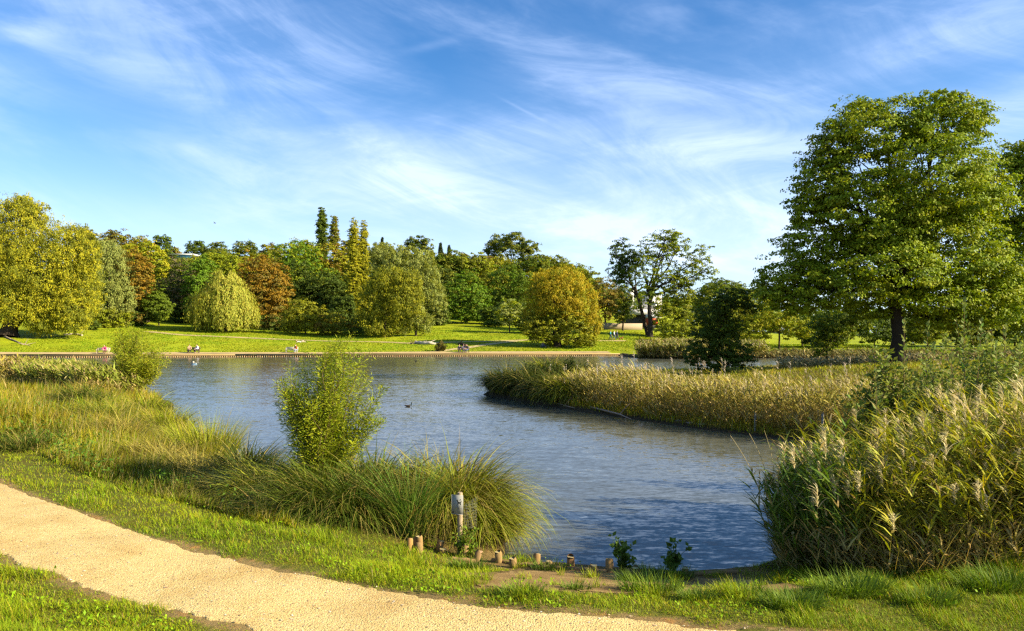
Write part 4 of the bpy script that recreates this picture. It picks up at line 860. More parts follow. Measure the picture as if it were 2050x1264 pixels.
# ------------------------------------------------------------------ reeds
def reeds(g, x, y, z, h, leafL, nleaf, cols, stemw, plume=.5, plcol=(.52, .40, .27), basecol=(.34, .25, .09), wind=PI, pln=16):
    N = len(x); base = np.stack([x, y, z], 1); ca, cb = [np.array(q) for q in cols]
    az_ = wind+rs.normal(size=N)*1.2; lean = np.abs(rs.normal(size=N))*.15; dr = rnd(N, .02, .45)
    pts = blades(g, base, az_, h, lean, dr, stemw, 5, jit(np.array(basecol), N), jit(ca*.6+cb*.4, N), tw=1.5, taper=3)
    pi = np.repeat(np.arange(N), nleaf); M = len(pi); u = rnd(M, .10, .97); f_ = u*5; i_ = np.minimum(f_.astype(int), 4); fr = (f_-i_)[:, None]
    pos = pts[pi, i_]*(1-fr)+pts[pi, i_+1]*fr
    cw = (rnd(N)[pi]*.5+rnd(M)*.5)[:, None]; col = ca*cw+cb*(1-cw); low = ((u < .45) & (rnd(M) < .7)) | (rnd(M) < .15); col[low] = np.array([.52, .40, .14])
    az2 = np.where(rnd(M) < .5, wind+rs.normal(size=M)*.8, rnd(M, 0, 2*PI))
    blades(g, pos, az2, leafL*rnd(M, .55, 1.15), rnd(M, .35, .95), rnd(M, .2, 1.2), stemw*rnd(M, 1.8, 3.2), 3, jit(col, M, .25), jit(col, M, .25), tw=1.2, taper=.8)
    k = np.where(rnd(N) < plume)[0]
    if len(k):
        q = np.repeat(k, pln); M = len(q); t_ = rnd(M)
        pos = pts[q, 5]*(1-t_[:, None]*.0)-np.array([0, 0, 1.0])*(t_*.16*h[q])[:, None]
        blades(g, pos, wind+rs.normal(size=M)*1.0, h[q]*.10*rnd(M, .5, 1.1)*(.5+.5*np.sin(PI*t_)), rnd(M, .1, .7), rnd(M, .5, 1.6), stemw*rnd(M, .8, 1.9), 2, jit(plcol, M, .2, .05), jit(plcol, M, .2, .05), tw=1.5)
def region(poly, n):
    xs = [p[0] for p in poly]; ys = [p[1] for p in poly]; x = rnd(n*4, min(xs), max(xs)); y = rnd(n*4, min(ys), max(ys)); k = inpoly(x, y, poly); return x[k][:n], y[k][:n]
REEDC = ((.30, .30, .05), (.16, .20, .03)); GOLDC = ((.60, .49, .11), (.30, .28, .03))
# near bed on the right, two strips so it thins towards its edge
NEARP = [(3.62, 9.9), (3.85, 10.9), (4.5, 11.7), (5.3, 12.7), (8.2, 12.9), (9.6, 12.9), (9.6, 10.5), (8.2, 8.9), (6.4, 8.6), (5.2, 8.8), (4.2, 9.1)]
x, y = region(NEARP, 3400); z = np.maximum(height(x, y), 0)
ed = pdist(x, y, NEARP); h = (.85+.35*ss(0, .7, ed)+.75*rnd(len(x))**1.3+.12*ss(5.2, 6.8, x))*(.72+.5*vnoise(x, y, .6, 44))
g = G(); left = x+.8*vnoise(x, y, .5, 47) < 5.0
for msk, cs, bc in ((left, ((.19, .29, .03), (.09, .15, .02)), (.16, .15, .04)), (~left, ((.56, .50, .05), (.26, .30, .025)), (.66, .44, .09))):
    reeds(g, x[msk], y[msk], z[msk], h[msk], .36, 16, cs, .0095, plume=.15, basecol=bc, pln=44, plcol=(.80, .68, .36))
k = np.concatenate([rs.choice(len(x), 900), rs.choice(np.where((x > 4.6) & (y < 10.4))[0], 2600)]); M = len(k)                                             # dry fallen stems at the foot
blades(g, np.stack([x[k], y[k], z[k]], 1), rnd(M, 0, 6.3), rnd(M, .5, 1.2), rnd(M, .3, 1.0), rnd(M, .1, .9), .008, 4, jit((.60, .44, .12), M), jit((.66, .48, .14), M), tw=1.5, taper=2)
tag(g.build('near_reed_bed', M_REED), 'tall reeds with pale feathery plumes filling the right foreground', 'reeds', kind='stuff')
# headland bed
HP = [(1.9, 36.2), (2.9, 34.4), (6.8, 27.7), (9.5, 24.5), (12.8, 20.8), (12.6, 18), (16, 18.5), (22, 22), (22, 28), (15, 34), (8, 37.5), (4, 38.5)]
x, y = region(HP, 9500); z = np.maximum(height(x, y), 0); dd_ = pdist(x, y, POND)
kp = rnd(len(x)) < np.where(dd_ < 3.0, 1, .5); x, y, z, dd_ = x[kp], y[kp], z[kp], dd_[kp]
h = (1.35+.35*rnd(len(x)))*(1-.68*ss(2.0, 4.5, dd_))*(.70+.32*vnoise(x, y, 2.5, 41)+.30*vnoise(x, y, .8, 45))*(.70+.30*ss(1.5, 6, x))
g = G(); reeds(g, x, y, z, h, .42, 6, GOLDC, .016, plume=.45, basecol=(.24, .16, .05), pln=9, plcol=(.66, .54, .28))
k = rs.choice(len(x), 160)
reeds(g, x[k], y[k], z[k], h[k]*1.38, .3, 1, GOLDC, .015, plume=1, pln=12, plcol=(.62, .52, .38))
tag(g.build('headland_reed_bed', M_REED), 'golden reed bed along the waterside of the headland', 'reeds', kind='stuff')
FP = [(17.2, 100.4), (24, 98.6), (31, 101.5), (36, 103), (36, 106), (24, 107), (17.6, 104.5)]
x, y = region(FP, 2600); z = np.maximum(height(x, y), 0); g = G()
reeds(g, x, y, z, 1.75+.5*rnd(len(x)), .7, 5, ((.36, .34, .06), (.2, .22, .03)), .06, plume=.5, pln=6, plcol=(.6, .5, .3), basecol=(.12, .10, .03))
tag(g.build('far_reed_bed', M_REED), 'reeds at the far shore behind the headland, left of the dark bushy tree', 'reeds', kind='stuff')
LP = [(-22.8, 42.0), (-24, 44.3), (-32.5, 48.3), (-48, 50.5), (-48, 42), (-34, 39), (-27, 38.5)]
x, y = region(LP, 4200); z = np.maximum(height(x, y), 0); g = G()
reeds(g, x, y, z, (1.05+.35*rnd(len(x)))*(.8+.4*vnoise(x, y, 2, 43)), .5, 6, ((.46, .36, .06), (.30, .28, .04)), .028, plume=.4, pln=8, plcol=(.62, .44, .24), basecol=(.34, .26, .06))
tag(g.build('left_reed_bed', M_REED), 'golden reeds at the left edge on the near shore', 'reeds', kind='stuff')
x, y = region([(-17.5, 35.5), (-20, 39.5), (-23, 42.5), (-27.5, 42), (-24, 36), (-19, 33)], 2600); z = np.maximum(height(x, y), 0); g = G()
reeds(g, x, y, z, .95+.35*rnd(len(x)), .5, 6, ((.36, .36, .05), (.22, .27, .03)), .024, plume=.25, pln=8, plcol=(.6, .45, .2))
tag(g.build('green_reed_bed', M_REED), 'greener wind bent reeds just left of the smaller willow bush', 'reeds', kind='stuff')
# marsh strip on the inlet behind the headland
x, y = region([(32, 101.6), (60, 102.5), (76, 99), (76, 104), (60, 107), (34, 106)], 2400); z = np.maximum(height(x, y), 0); g = G()
reeds(g, x, y, z, .5+.5*rnd(len(x)), .5, 4, ((.26, .24, .07), (.14, .13, .04)), .06, plume=.2, pln=5, basecol=(.12, .08, .04))
tag(g.build('marsh_plants', M_REED), 'low brown marsh plants along the inlet below the far grass', 'marsh plants', kind='stuff')
x, y = region([(22, 59), (36, 60), (38, 66), (24, 67)], 1500); z = height(x, y); g = G()
reeds(g, x, y, z, .6+.5*rnd(len(x)), .4, 4, ((.50, .42, .20), (.34, .30, .10)), .04, plume=.5, pln=6, plcol=(.62, .52, .36))
tag(g.build('pale_reed_patch', M_REED), 'pale dry reed patch on the headland beside the young tree under the oak', 'reeds', kind='stuff')
# ------------------------------------------------------------------ leafy willow shoots on the right
for i, (bx, Y, tx, ty, sp, n, lab) in enumerate([
        (1780, 12.6, 1775, 800, 80, 90, 'broad leaved sallow shrub left of the others behind the near reeds'), (1890, 13.6, 1890, 785, 110, 100, 'middle sallow shrub with pale broad leaves behind the near reeds'),
        (2010, 12.6, 2010, 770, 100, 100, 'sallow shrub at the right edge behind the near reeds'), (1960, 15.5, 1975, 750, 110, 90, 'back sallow shrub seen between the two right hand ones')]):
    stem_bush('sallow_shrub', lab, 'shrub', bx, Y, [(tx, ty-15, sp*.85, 88), (tx+20, ty+60, sp*.75, 60), (tx-30, ty+30, sp*.7, 55)], n, 9000, .095, .046, ((.34, .36, .07), (.13, .20, .02)), seed=60+i, base_sp=.5, twig=.3, group='sallow shrubs behind the near reeds')
def shoot(px, topy, Y, lab, i, lean=0.0, leafc=((.30, .33, .09), (.16, .24, .04))):
    X0 = (px-CX)*Y/F; Z0 = hz(X0, Y); H_ = HC+(HY-topy)*Y/F-Z0
    root = empty('sallow_shoot', (X0, Y, Z0), lab, 'sallow shoot', 'tall leafy shoots above the near reeds'); g = G()
    k = 9; tt = np.linspace(0, 1, k); P_ = np.stack([X0+lean*tt**1.5+.03*np.sin(tt*5+i), Y+.04*np.sin(tt*4+i*2), Z0+H_*tt], 1); tube(g, P_, .014*(1-.8*tt), (.22, .15, .06), 5, False)
    child(g, 'stem', M_BARK, root); g = G(); n = 64; u = .35+.65*(np.arange(n)+.5)/n; az_ = np.arange(n)*2.4+rnd(n, -.4, .4)
    pos = np.stack([np.interp(u, tt, P_[:, j]) for j in range(3)], 1)
    d = nrm(np.stack([np.cos(az_), np.sin(az_), rnd(n, .3, 1.4)+(u > .95)*2], 1)); nr = nrm(np.cross(d, np.cross([0, 0, 1], d))+rdir(n)*.3)
    cw = rnd(n)[:, None]; leaves(g, pos, d, nr, rnd(n, .10, .17)*(1.15-.5*u**4), rnd(n, .045, .068), jit(np.array(leafc[0])*cw+np.array(leafc[1])*(1-cw), n)); child(g, 'leaf_spray', M_LEAF, root)
for i, (px, ty, Y, ln, lab) in enumerate([(1812, 640, 12.4, .0, 'thick leafy shoot standing in front of the oak trunk'), (1852, 648, 12.8, .05, 'slender shoot just right of the oak trunk'), (1937, 600, 12.6, -.05, 'tallest bare stemmed shoot in front of the oak crown'),
        (1953, 640, 12.2, .06, 'leafy shoot close right of the tallest one'), (1967, 672, 12.9, .05, 'shorter shoot, third in the row right of the tallest one'), (1998, 690, 12.0, .0, 'short shoot between the row and the right edge'),
        (2012, 652, 12.3, .03, 'leafy shoot near the right edge of the picture'), (2036, 690, 11.8, .05, 'shoot touching the right picture edge'), (1870, 690, 13.2, 0, 'low thin shoot left of the tallest one'), (1900, 712, 12.0, .02, 'lowest shoot, under the right oak limb'), (1752, 740, 12.0, -.04, 'short shoot left of the oak trunk above the sallow')]):
    shoot(px, ty, Y, lab, i, ln)
# bare arching stalks over the water at the near reeds
for i, (x0, y0, x1, y1, Y, lab) in enumerate([(1540, 960, 1462, 872, 10.9, 'long bare stalk reaching furthest left over the water from the near reeds'), (1545, 930, 1500, 868, 11.0, 'bare stalk crossing the longest one'), (1552, 930, 1530, 862, 11.1, 'shortest bare stalk, close to the reed edge')]):
    a_ = np.array(at(x0, y0+90, Y)); b_ = np.array(at(x1, y1, Y-.1)); root = empty('dry_stalk', tuple(a_), lab, 'stalk', 'bare stalks leaning over the water'); g = G()
    tt = np.linspace(0, 1, 8)[:, None]; P_ = a_+(b_-a_)*tt; P_[:, 0] += np.sin(PI*tt[:, 0])*.05; P_[:, 2] += np.sin(PI*tt[:, 0])*.08; tube(g, P_, .006*(1-.6*tt[:, 0]), (.55, .46, .22), 4, False); child(g, 'stem', M_REED, root)
# wind blown sprigs on the headland tip
for i, (bx, Y, cr, lab) in enumerate([(1110, 41, [(1075, 730, 30, 12), (1100, 735, 22, 14)], 'dark wind bent osier sprouting from the headland tip'), (1158, 40, [(1138, 722, 14, 16), (1150, 735, 14, 14)], 'second dark osier, right of the wind bent one')]):
    stem_bush('osier', lab, 'shrub', bx, Y, cr, 36, 2600, .16, .04, ((.12, .15, .03), (.06, .09, .02)), seed=80+i, base_sp=.3, twig=.3)
SGN_Y = hit(921, 1112)[1]
# leafy docks at the landing
for i, (px, py, w_, h_, lab) in enumerate([(1247, 1130, 34, 30, 'leafy plant with rounded leaves at the water, left of its twin'), (1350, 1128, 38, 34, 'leafy plant with rounded leaves at the right end of the log posts')]):
    x_, y_, z_ = hit(px, 1143); 
    stem_bush('leafy_plant', lab, 'plant', px, y_, [(px-6, py-14, w_*.6, h_*.6), (px+10, py-2, w_*.7, h_*.4)], 14, 190, .085, .06, ((.16, .24, .03), (.08, .15, .02)), seed=90+i, base_sp=.04, twig=.2, stemcol=(.16, .2, .05))
stem_bush('bramble', 'small leafy plant climbing round the foot of the dog sign post', 'plant', 935, SGN_Y-.12, [(932, 1075, 22, 24), (915, 1092, 16, 16), (948, 1098, 14, 14)], 26, 700, .05, .032, ((.26, .34, .03), (.12, .20, .02)), seed=97, base_sp=.10, twig=.4)
# grass tufts on the trodden landing
for i, (px, py, L, n, lab) in enumerate([(1100, 1142, .22, 260, 'tall grass tuft around the buried post of the landing'), (1150, 1180, .15, 160, 'small grass tuft alone on the trodden soil'), (1275, 1164, .22, 380, 'dark green tuft below the left leafy plant'), (1300, 1185, .30, 420, 'bright green tuft in front of the dark one'),
        (1345, 1158, .26, 350, 'grass tuft below the right leafy plant'), (1700, 1190, .34, 700, 'largest lush tuft at the foot of the near reeds'), (1590, 1215, .26, 500, 'lush tuft left below the largest one'), (1395, 1200, .2, 300, 'tuft between the bright one and the path'), (1040, 1195, .2, 300, 'tuft at the left end of the trodden soil'),
        (1500, 1195, .2, 300, 'tuft left of the lush pair at the reeds'), (2000, 1180, .36, 600, 'dark tuft at the right edge below the reeds'), (940, 1140, .24, 400, 'tuft in front of the tall post by the sign'), (1860, 1210, .24, 400, 'tuft near the right end of the path edge')]):
    x_, y_, z_ = hit(px, py); r0 = empty('grass_tuft', (x_, y_, z_), lab, 'grass tuft', 'grass tufts on the landing'); g = G(); a_ = rnd(n, 0, 6.3); rr = rnd(n)**.5*L*.9
    cw = rnd(n)[:, None]; col = np.array([.10, .19, .02])*(1-cw)+np.array([.22, .30, .03])*cw
    bx_ = x_+np.cos(a_)*rr*1.3; by_ = y_+np.sin(a_)*rr*.8; blades(g, np.stack([bx_, by_, height(bx_, by_)-.01], 1), a_+rs.normal(size=n)*.6, L*rnd(n, .4, 1.1), rnd(n, .05, .6), rnd(n, .4, 1.6), .008, 4, jit(col*.8, n), jit(col, n)); child(g, 'blades', M_GRASS, r0)
# loose stones on the path
g = G(); n = 9000; x, y = scatter(n, 5.6, 14, -.9, .8, 2.2); dp_ = pdist(x, y, PATH); k = inpoly(x, y, PATH) & (rnd(n) < np.clip(1.25-dp_*1.1, .22, 1)); x, y = x[k], y[k]; n = len(x); z = height(x, y)+.014
O = np.array([[1, 0, 0], [0, 1, 0], [-1, 0, 0], [0, -1, 0], [0, 0, 1], [0, 0, -1]], float); s_ = (.005+.013*rnd(n)**3)[:, None, None]*np.array([1, .8, .6]); th = rnd(n, 0, 6.3)
V = (O[None]+rs.normal(size=(n, 6, 3))*.15)*s_; Vx = V[..., 0]*np.cos(th)[:, None]-V[..., 1]*np.sin(th)[:, None]; Vy = V[..., 0]*np.sin(th)[:, None]+V[..., 1]*np.cos(th)[:, None]
V = np.stack([Vx, Vy, V[..., 2]], -1)+np.stack([x, y, z], 1)[:, None]
fq = np.array([[0, 1, 4, 3], [2, 3, 4, 1]])
cs = np.array([(.62, .50, .32), (.50, .36, .18), (.30, .20, .11), (.72, .66, .52)])[rs.choice(4, n, p=[.35, .35, .12, .18])]
g.add(V.reshape(-1, 3), (fq[None]+np.arange(n)[:, None, None]*6).reshape(-1, 4), np.repeat(jit(cs, n), 6, 0))
tag(g.build('gravel', M_WOOD, smooth=False), 'loose pebbles lying along the gravel path', 'pebbles', kind='stuff')
# ------------------------------------------------------------------ landing: log posts and edging
PD = [ # px, top y, base y, width px, label
 (820, 1080, 1102, 13, 'leftmost log post of the landing, below the fresh green tussock'), (831, 1078, 1100, 11, 'thin log post squeezed between the leftmost one and the tall rear one'),
 (841, 1074, 1103, 13, 'tallest rear log post of the left cluster'), (838, 1089, 1107, 14, 'short log post in front of the left cluster'), (879, 1084, 1103, 14, 'single log post between the left cluster and the dog sign'),
 (886, 1099, 1110, 15, 'sunken log post just in front of the single one'), (930.5, 1091, 1119, 14, 'tall log post right beside the sign post foot'), (954, 1105, 1124, 14, 'short dark log post in the grass right of the sign'),
 (999, 1105, 1127, 14, 'log post at the corner of the sedge and the open water'), (1028, 1118, 1137, 15, 'short log post with a flat orange top in the soil, first on the open landing'), (1074, 1111, 1133, 15, 'log post standing at the water, left of the overgrown one'),
 (1100, 1124, 1136, 13, 'log post nearly buried in a grass tuft'), (1143, 1113, 1138, 15, 'log post at the water right of the grass tuft'), (1186.5, 1132, 1150, 16, 'short log post alone on the bare soil'),
 (1220, 1120, 1146, 16, 'log post left of the first leafy plant'), (1272, 1136, 1150, 15, 'low log post hidden in grass between the two leafy plants'), (1372, 1137, 1153, 13, 'last log post at the right end of the row')]
for i, (px, ty, by, wp_, lab) in enumerate(PD):
    x_, y_, z_ = hit(px, by); zt = HC+(HY-ty)*y_/F; r_ = wp_*.5*y_/F
    rt = empty('log_post', (x_, y_, z_), lab, 'post', 'log posts along the landing'); g = G(); tx, ty_ = rs.normal(size=2)*.02
    tube(g, [(x_, y_, z_-.25), (x_, y_, z_), (x_+tx*.6, y_+ty_*.6, zt-.012), (x_+tx, y_+ty_, zt)], [r_*1.02, r_, r_*.99, r_*.88], jit((.33, .20, .075), 1, .15)[0], 14, False); child(g, 'shaft', M_WOOD, rt, True)
    g = G(); tube(g, [(x_+tx, y_+ty_, zt-.004), (x_+tx, y_+ty_, zt+.002)], [r_*.90, r_*.86], jit((.56, .41, .20), 1, .15)[0], 14, True); child(g, 'end_grain', M_WOOD, rt)
for i, (a_, b_, lab) in enumerate([((905, 1121), (952, 1126), 'short edging log beside the sign post foot'), ((985, 1124), (1070, 1136), 'edging log between the corner post and the post at the water'), ((1070, 1137), (1215, 1147), 'long edging log half buried along the open landing'), ((1390, 1152), (1475, 1148), 'edging board at the right end of the landing, partly under water')]):
    A_ = hit(*a_); B_ = hit(*b_); rt = empty('edging_log', A_, lab, 'edging log', 'edging logs along the landing'); g = G(); A_, B_ = np.array(A_), np.array(B_); A_[2] = max(A_[2], .03); B_[2] = max(B_[2], .03)
    tt = np.linspace(0, 1, 7)[:, None]; tube(g, A_+(B_-A_)*tt+np.array([0, 0, .012])+rs.normal(size=(7, 3))*.006, .034, (.34, .21, .09), 10); child(g, 'log', M_WOOD, rt, True)
# ------------------------------------------------------------------ dog sign
SX, SY, SZ = hit(921, 1112); r0 = empty('dog_sign', (SX, SY, SZ), 'small grey notice with a black dog picture on a round wooden post by the water', 'sign')
yb = SY; zt = at(0, 986, yb)[2]
def achild(g, name, mat, root, par, smooth=False):
    o = g.build(name, mat, None, smooth); o.parent = par; o.location = (0, 0, 0); return o
g = G(); tube(g, [(SX, yb, SZ-.3), (SX, yb, zt-.02), (SX, yb, zt)], [.042, .040, .034], (.40, .30, .18), 14, True); child(g, 'post', M_WOOD, r0, True)
bw, bh = 24.5*yb/F, 38.5*yb/F; bc = np.array([SX-4.5*yb/F, yb-.085, HC+(HY-1008)*yb/F]); RZ = math.radians(-20)
ux = np.array([math.cos(RZ), math.sin(RZ), 0]); uz = np.array([0, 0, 1.0]); un = np.array([math.sin(RZ), -math.cos(RZ), 0])
g = G(); box(g, bc, (bw, .006, bh), (.34, .34, .30), RZ); bo = child(g, 'board', M_PLAIN, r0)
g = G()
for s_ in (-1, 1): box(g, bc+ux*s_*(bw/2-.002)+un*.0045, (.004, .003, bh), (.66, .64, .58), RZ)
for s_ in (-1, 1): box(g, bc+uz*s_*(bh/2-.002)+un*.0045, (bw-.009, .003, .004), (.60, .58, .52), RZ)
achild(g, 'rim', M_PLAIN, r0, bo)
def flat(polys, name, col):
    g = G()
    for P_ in polys:
        P_ = np.array(P_, float); n = len(P_); c = P_.mean(0); V = [bc+ux*((q[0]-.5)*bw)-uz*((q[1]-.5)*bh)+un*(.0036+k) for k in (0, .0012) for q in P_]+[bc+ux*((c[0]-.5)*bw)-uz*((c[1]-.5)*bh)+un*.0048]
        g.add(V, [[2*n, n+i, n+(i+1) % n, 2*n] if 0 else [n+i, n+(i+1) % n, 2*n, 2*n] for i in range(0)] or [[n+i, n+(i+1) % n, (i+1) % n, i] for i in range(n)], col)
        tri = [[n+i, n+(i+1) % n, 2*n] for i in range(n)]
        vv = []; ff = []
        for a_, b_, c_ in tri:
            k = len(vv); m_ = (np.array(V[a_])+np.array(V[b_]))/2; vv += [V[a_], m_, V[b_], V[c_]]; ff.append([k, k+1, k+2, k+3])
        g.add(vv, ff, col)
    return achild(g, name, M_PLAIN, r0, bo)
K_ = (.02, .018, .014)
flat([[(.53, .36), (.81, .36), (.80, .44), (.53, .44)], [(.53, .41), (.61, .42), (.59, .49), (.50, .51), (.50, .485), (.54, .47)], [(.73, .40), (.80, .40), (.82, .47), (.80, .51), (.73, .51), (.75, .47)],
      [(.53, .37), (.47, .33), (.47, .25), (.54, .28), (.60, .36)], [(.43, .275), (.49, .25), (.55, .28), (.53, .315), (.43, .30)], [(.51, .26), (.535, .225), (.555, .28)],
      [(.78, .37), (.84, .34), (.84, .29), (.79, .285), (.80, .27), (.86, .28), (.87, .34), (.82, .39)], [(.66, .28), (.75, .21), (.82, .20), (.80, .235), (.72, .27)]], 'dog_picture', K_)
flat([[(.055, .855), (.175, .855), (.175, .955), (.055, .955)]], 'emblem', (.03, .022, .015)); flat([[(.10, .06), (.16, .06), (.13, .11)]], 'arrow_mark', (.10, .03, .03))
def sign_text(txt, u, v, size, name='lettering'):
    cu = bpy.data.curves.new(name, 'FONT'); cu.body = txt; cu.size = size*bh; cu.extrude = .0004
    o = bpy.data.objects.new('temp', cu); COL.objects.link(o); me = bpy.data.meshes.new_from_object(o); bpy.data.objects.remove(o); me.name = name; me.materials.append(M_TEXT)
    o = bpy.data.objects.new(name, me); COL.objects.link(o); o.parent = bo
    o.location = bc+ux*((u-.5)*bw)-uz*((v-.5)*bh)+un*.0042; o.rotation_euler = (PI/2, 0, RZ)
M_TEXT, t = mat_new('sign_lettering'); t.n('ShaderNodeOutputMaterial', {0: t.n('ShaderNodeBsdfPrincipled', {'Base Color': (.05, .045, .04, 1), 'Roughness': .6}).outputs[0]})
for tx, v, s_ in (('Please keep', .575, .062), ('Your dog', .64, .062), ('away from water', .705, .062)): sign_text(tx, .40, v, s_*.82)
# wire mesh beside the sign
r0 = empty('wire_fence', (SX+.05, SY+.05, SZ), 'bit of pale square wire mesh sagging in the sedge right of the dog sign', 'fence'); g = G()
for i in range(9): x_ = SX+.05+i*.022; tube(g, [(x_, SY+.16+i*.01, SZ+.34), (x_+.012, SY+.12+i*.01, SZ+.55), (x_+.02, SY+.16+i*.01, SZ+.74+.012*i)], .0012, (.40, .40, .30), 4, False)
for j in range(8): z_ = SZ+.36+j*.05; tube(g, [(SX+.03, SY+.15, z_), (SX+.12, SY+.13, z_+.015), (SX+.24, SY+.2, z_+.03)], .0012, (.40, .40, .30), 4, False)
child(g, 'mesh', M_PLAIN, r0)
# ------------------------------------------------------------------ people
def skin_obj(name, verts, edges, radii, mat, parent, root_i=0, sub=1):
    me = bpy.data.meshes.new(name); me.from_pydata([tuple(v) for v in verts], edges, []); me.update(); me.materials.append(mat)
    o = bpy.data.objects.new(name, me); COL.objects.link(o); o.parent = parent
    md = o.modifiers.new('skin', 'SKIN'); md.use_smooth_shade = True; lay = me.skin_vertices[0].data if me.skin_vertices else None
    if lay is None:
        bpy.context.view_layer.objects.active = o; bpy.ops.mesh.customdata_skin_add(); lay = me.skin_vertices[0].data
    for i, r in enumerate(radii): lay[i].radius = r if isinstance(r, tuple) else (r, r); lay[i].use_root = (i == root_i)
    sb = o.modifiers.new('sub', 'SUBSURF'); sb.levels = sub; sb.render_levels = sub
    return o
_cm = {}
def cmat(col, base='cloth'):
    k = tuple(col)+(base,)
    if k not in _cm:
        m, t = mat_new(base); tc = t.n('ShaderNodeTexCoord'); nz = t.n('ShaderNodeTexNoise', {'Vector': tc.outputs['Object'], 'Scale': 9.0, 'Detail': 4})
        cc = t.mix(nz.outputs[0], tuple(c*.8 for c in col), tuple(min(c*1.2, 1) for c in col))
        t.n('ShaderNodeOutputMaterial', {0: t.n('ShaderNodeBsdfPrincipled', {'Base Color': cc, 'Roughness': .85 if base != 'skin' else .55, 'Specular IOR Level': .15}).outputs[0]}); _cm[k] = m
    return _cm[k]
def pose(kind, v=0):
    """joint positions (facing -y, feet at z=0)"""
    J = {}
    if kind in ('stand', 'walk'):
        st = .22 if kind == 'walk' else .04
        J = dict(pelvis=(0, 0, .93), spine=(0, -.01, 1.15), chest=(0, -.01, 1.34), neck=(0, -.02, 1.49), head=(0, -.045, 1.62), crown=(0, -.03, 1.72),
                 shL=(.18, 0, 1.41), elL=(.23, .08+st*.4, 1.14), wrL=(.22, -.02+st*.3, .90), shR=(-.18, 0, 1.41), elR=(-.23, .05-st*.5, 1.14), wrR=(-.21, -.12-st*.4, .93),
                 hiL=(.10, 0, .90), knL=(.11, -.06-st*.5, .49), anL=(.11, -.02-st, .08), toL=(.12, -.18-st, .04), hiR=(-.10, 0, .90), knR=(-.11, -.02+st*.3, .49), anR=(-.11, .06+st, .10), toR=(-.12, -.09+st, .04))
    elif kind == 'sit':
        ln = -.16*v
        J = dict(pelvis=(0, 0, .50), spine=(0, .02+ln*.3, .70), chest=(0, .02+ln*.8, .90), neck=(0, ln*1.1, 1.05), head=(0, -.04+ln*1.3, 1.17), crown=(0, -.03+ln*1.3, 1.27),
                 shL=(.18, .01+ln, .97), elL=(.24, -.10+ln, .72), wrL=(.13, -.33+ln*.6, .62), shR=(-.18, .01+ln, .97), elR=(-.25, -.08+ln, .72), wrR=(-.12, -.32+ln*.6, .60),
                 hiL=(.10, -.02, .48), knL=(.13, -.44, .50), anL=(.13, -.42, .09), toL=(.14, -.56, .04), hiR=(-.10, -.02, .48), knR=(-.13, -.44, .50), anR=(-.12, -.38, .09), toR=(-.13, -.52, .04))
    elif kind == 'ground':
        J = dict(pelvis=(0, 0, .12), spine=(0, .06, .32), chest=(0, .05, .52), neck=(0, .0, .67), head=(0, -.04, .79), crown=(0, -.03, .89),
                 shL=(.18, .03, .60), elL=(.25, -.12, .40), wrL=(.12, -.34, .38), shR=(-.18, .03, .60), elR=(-.27, .16, .34), wrR=(-.28, .26, .07),
                 hiL=(.10, -.02, .12), knL=(.15, -.42, .42), anL=(.13, -.60, .08), toL=(.14, -.74, .04), hiR=(-.10, -.02, .12), knR=(-.14, -.45, .36), anR=(-.12, -.66, .08), toR=(-.13, -.80, .04))
    else:
        J = dict(pelvis=(0, 0, .13), spine=(-.22, 0, .14), chest=(-.42, 0, .17), neck=(-.58, -.01, .22), head=(-.70, -.03, .28), crown=(-.80, -.03, .31),
                 shL=(-.50, -.17, .20), elL=(-.40, -.34, .10), wrL=(-.62, -.40, .06), shR=(-.50, .17, .17), elR=(-.30, .28, .08), wrR=(-.08, .24, .07),
                 hiL=(.03, -.09, .13), knL=(.40, -.16, .34), anL=(.62, -.12, .07), toL=(.74, -.13, .05), hiR=(.03, .09, .12), knR=(.45, .12, .12), anR=(.86, .12, .08), toR=(.92, .12, .18))
    return {k: np.array(q) for k, q in J.items()}
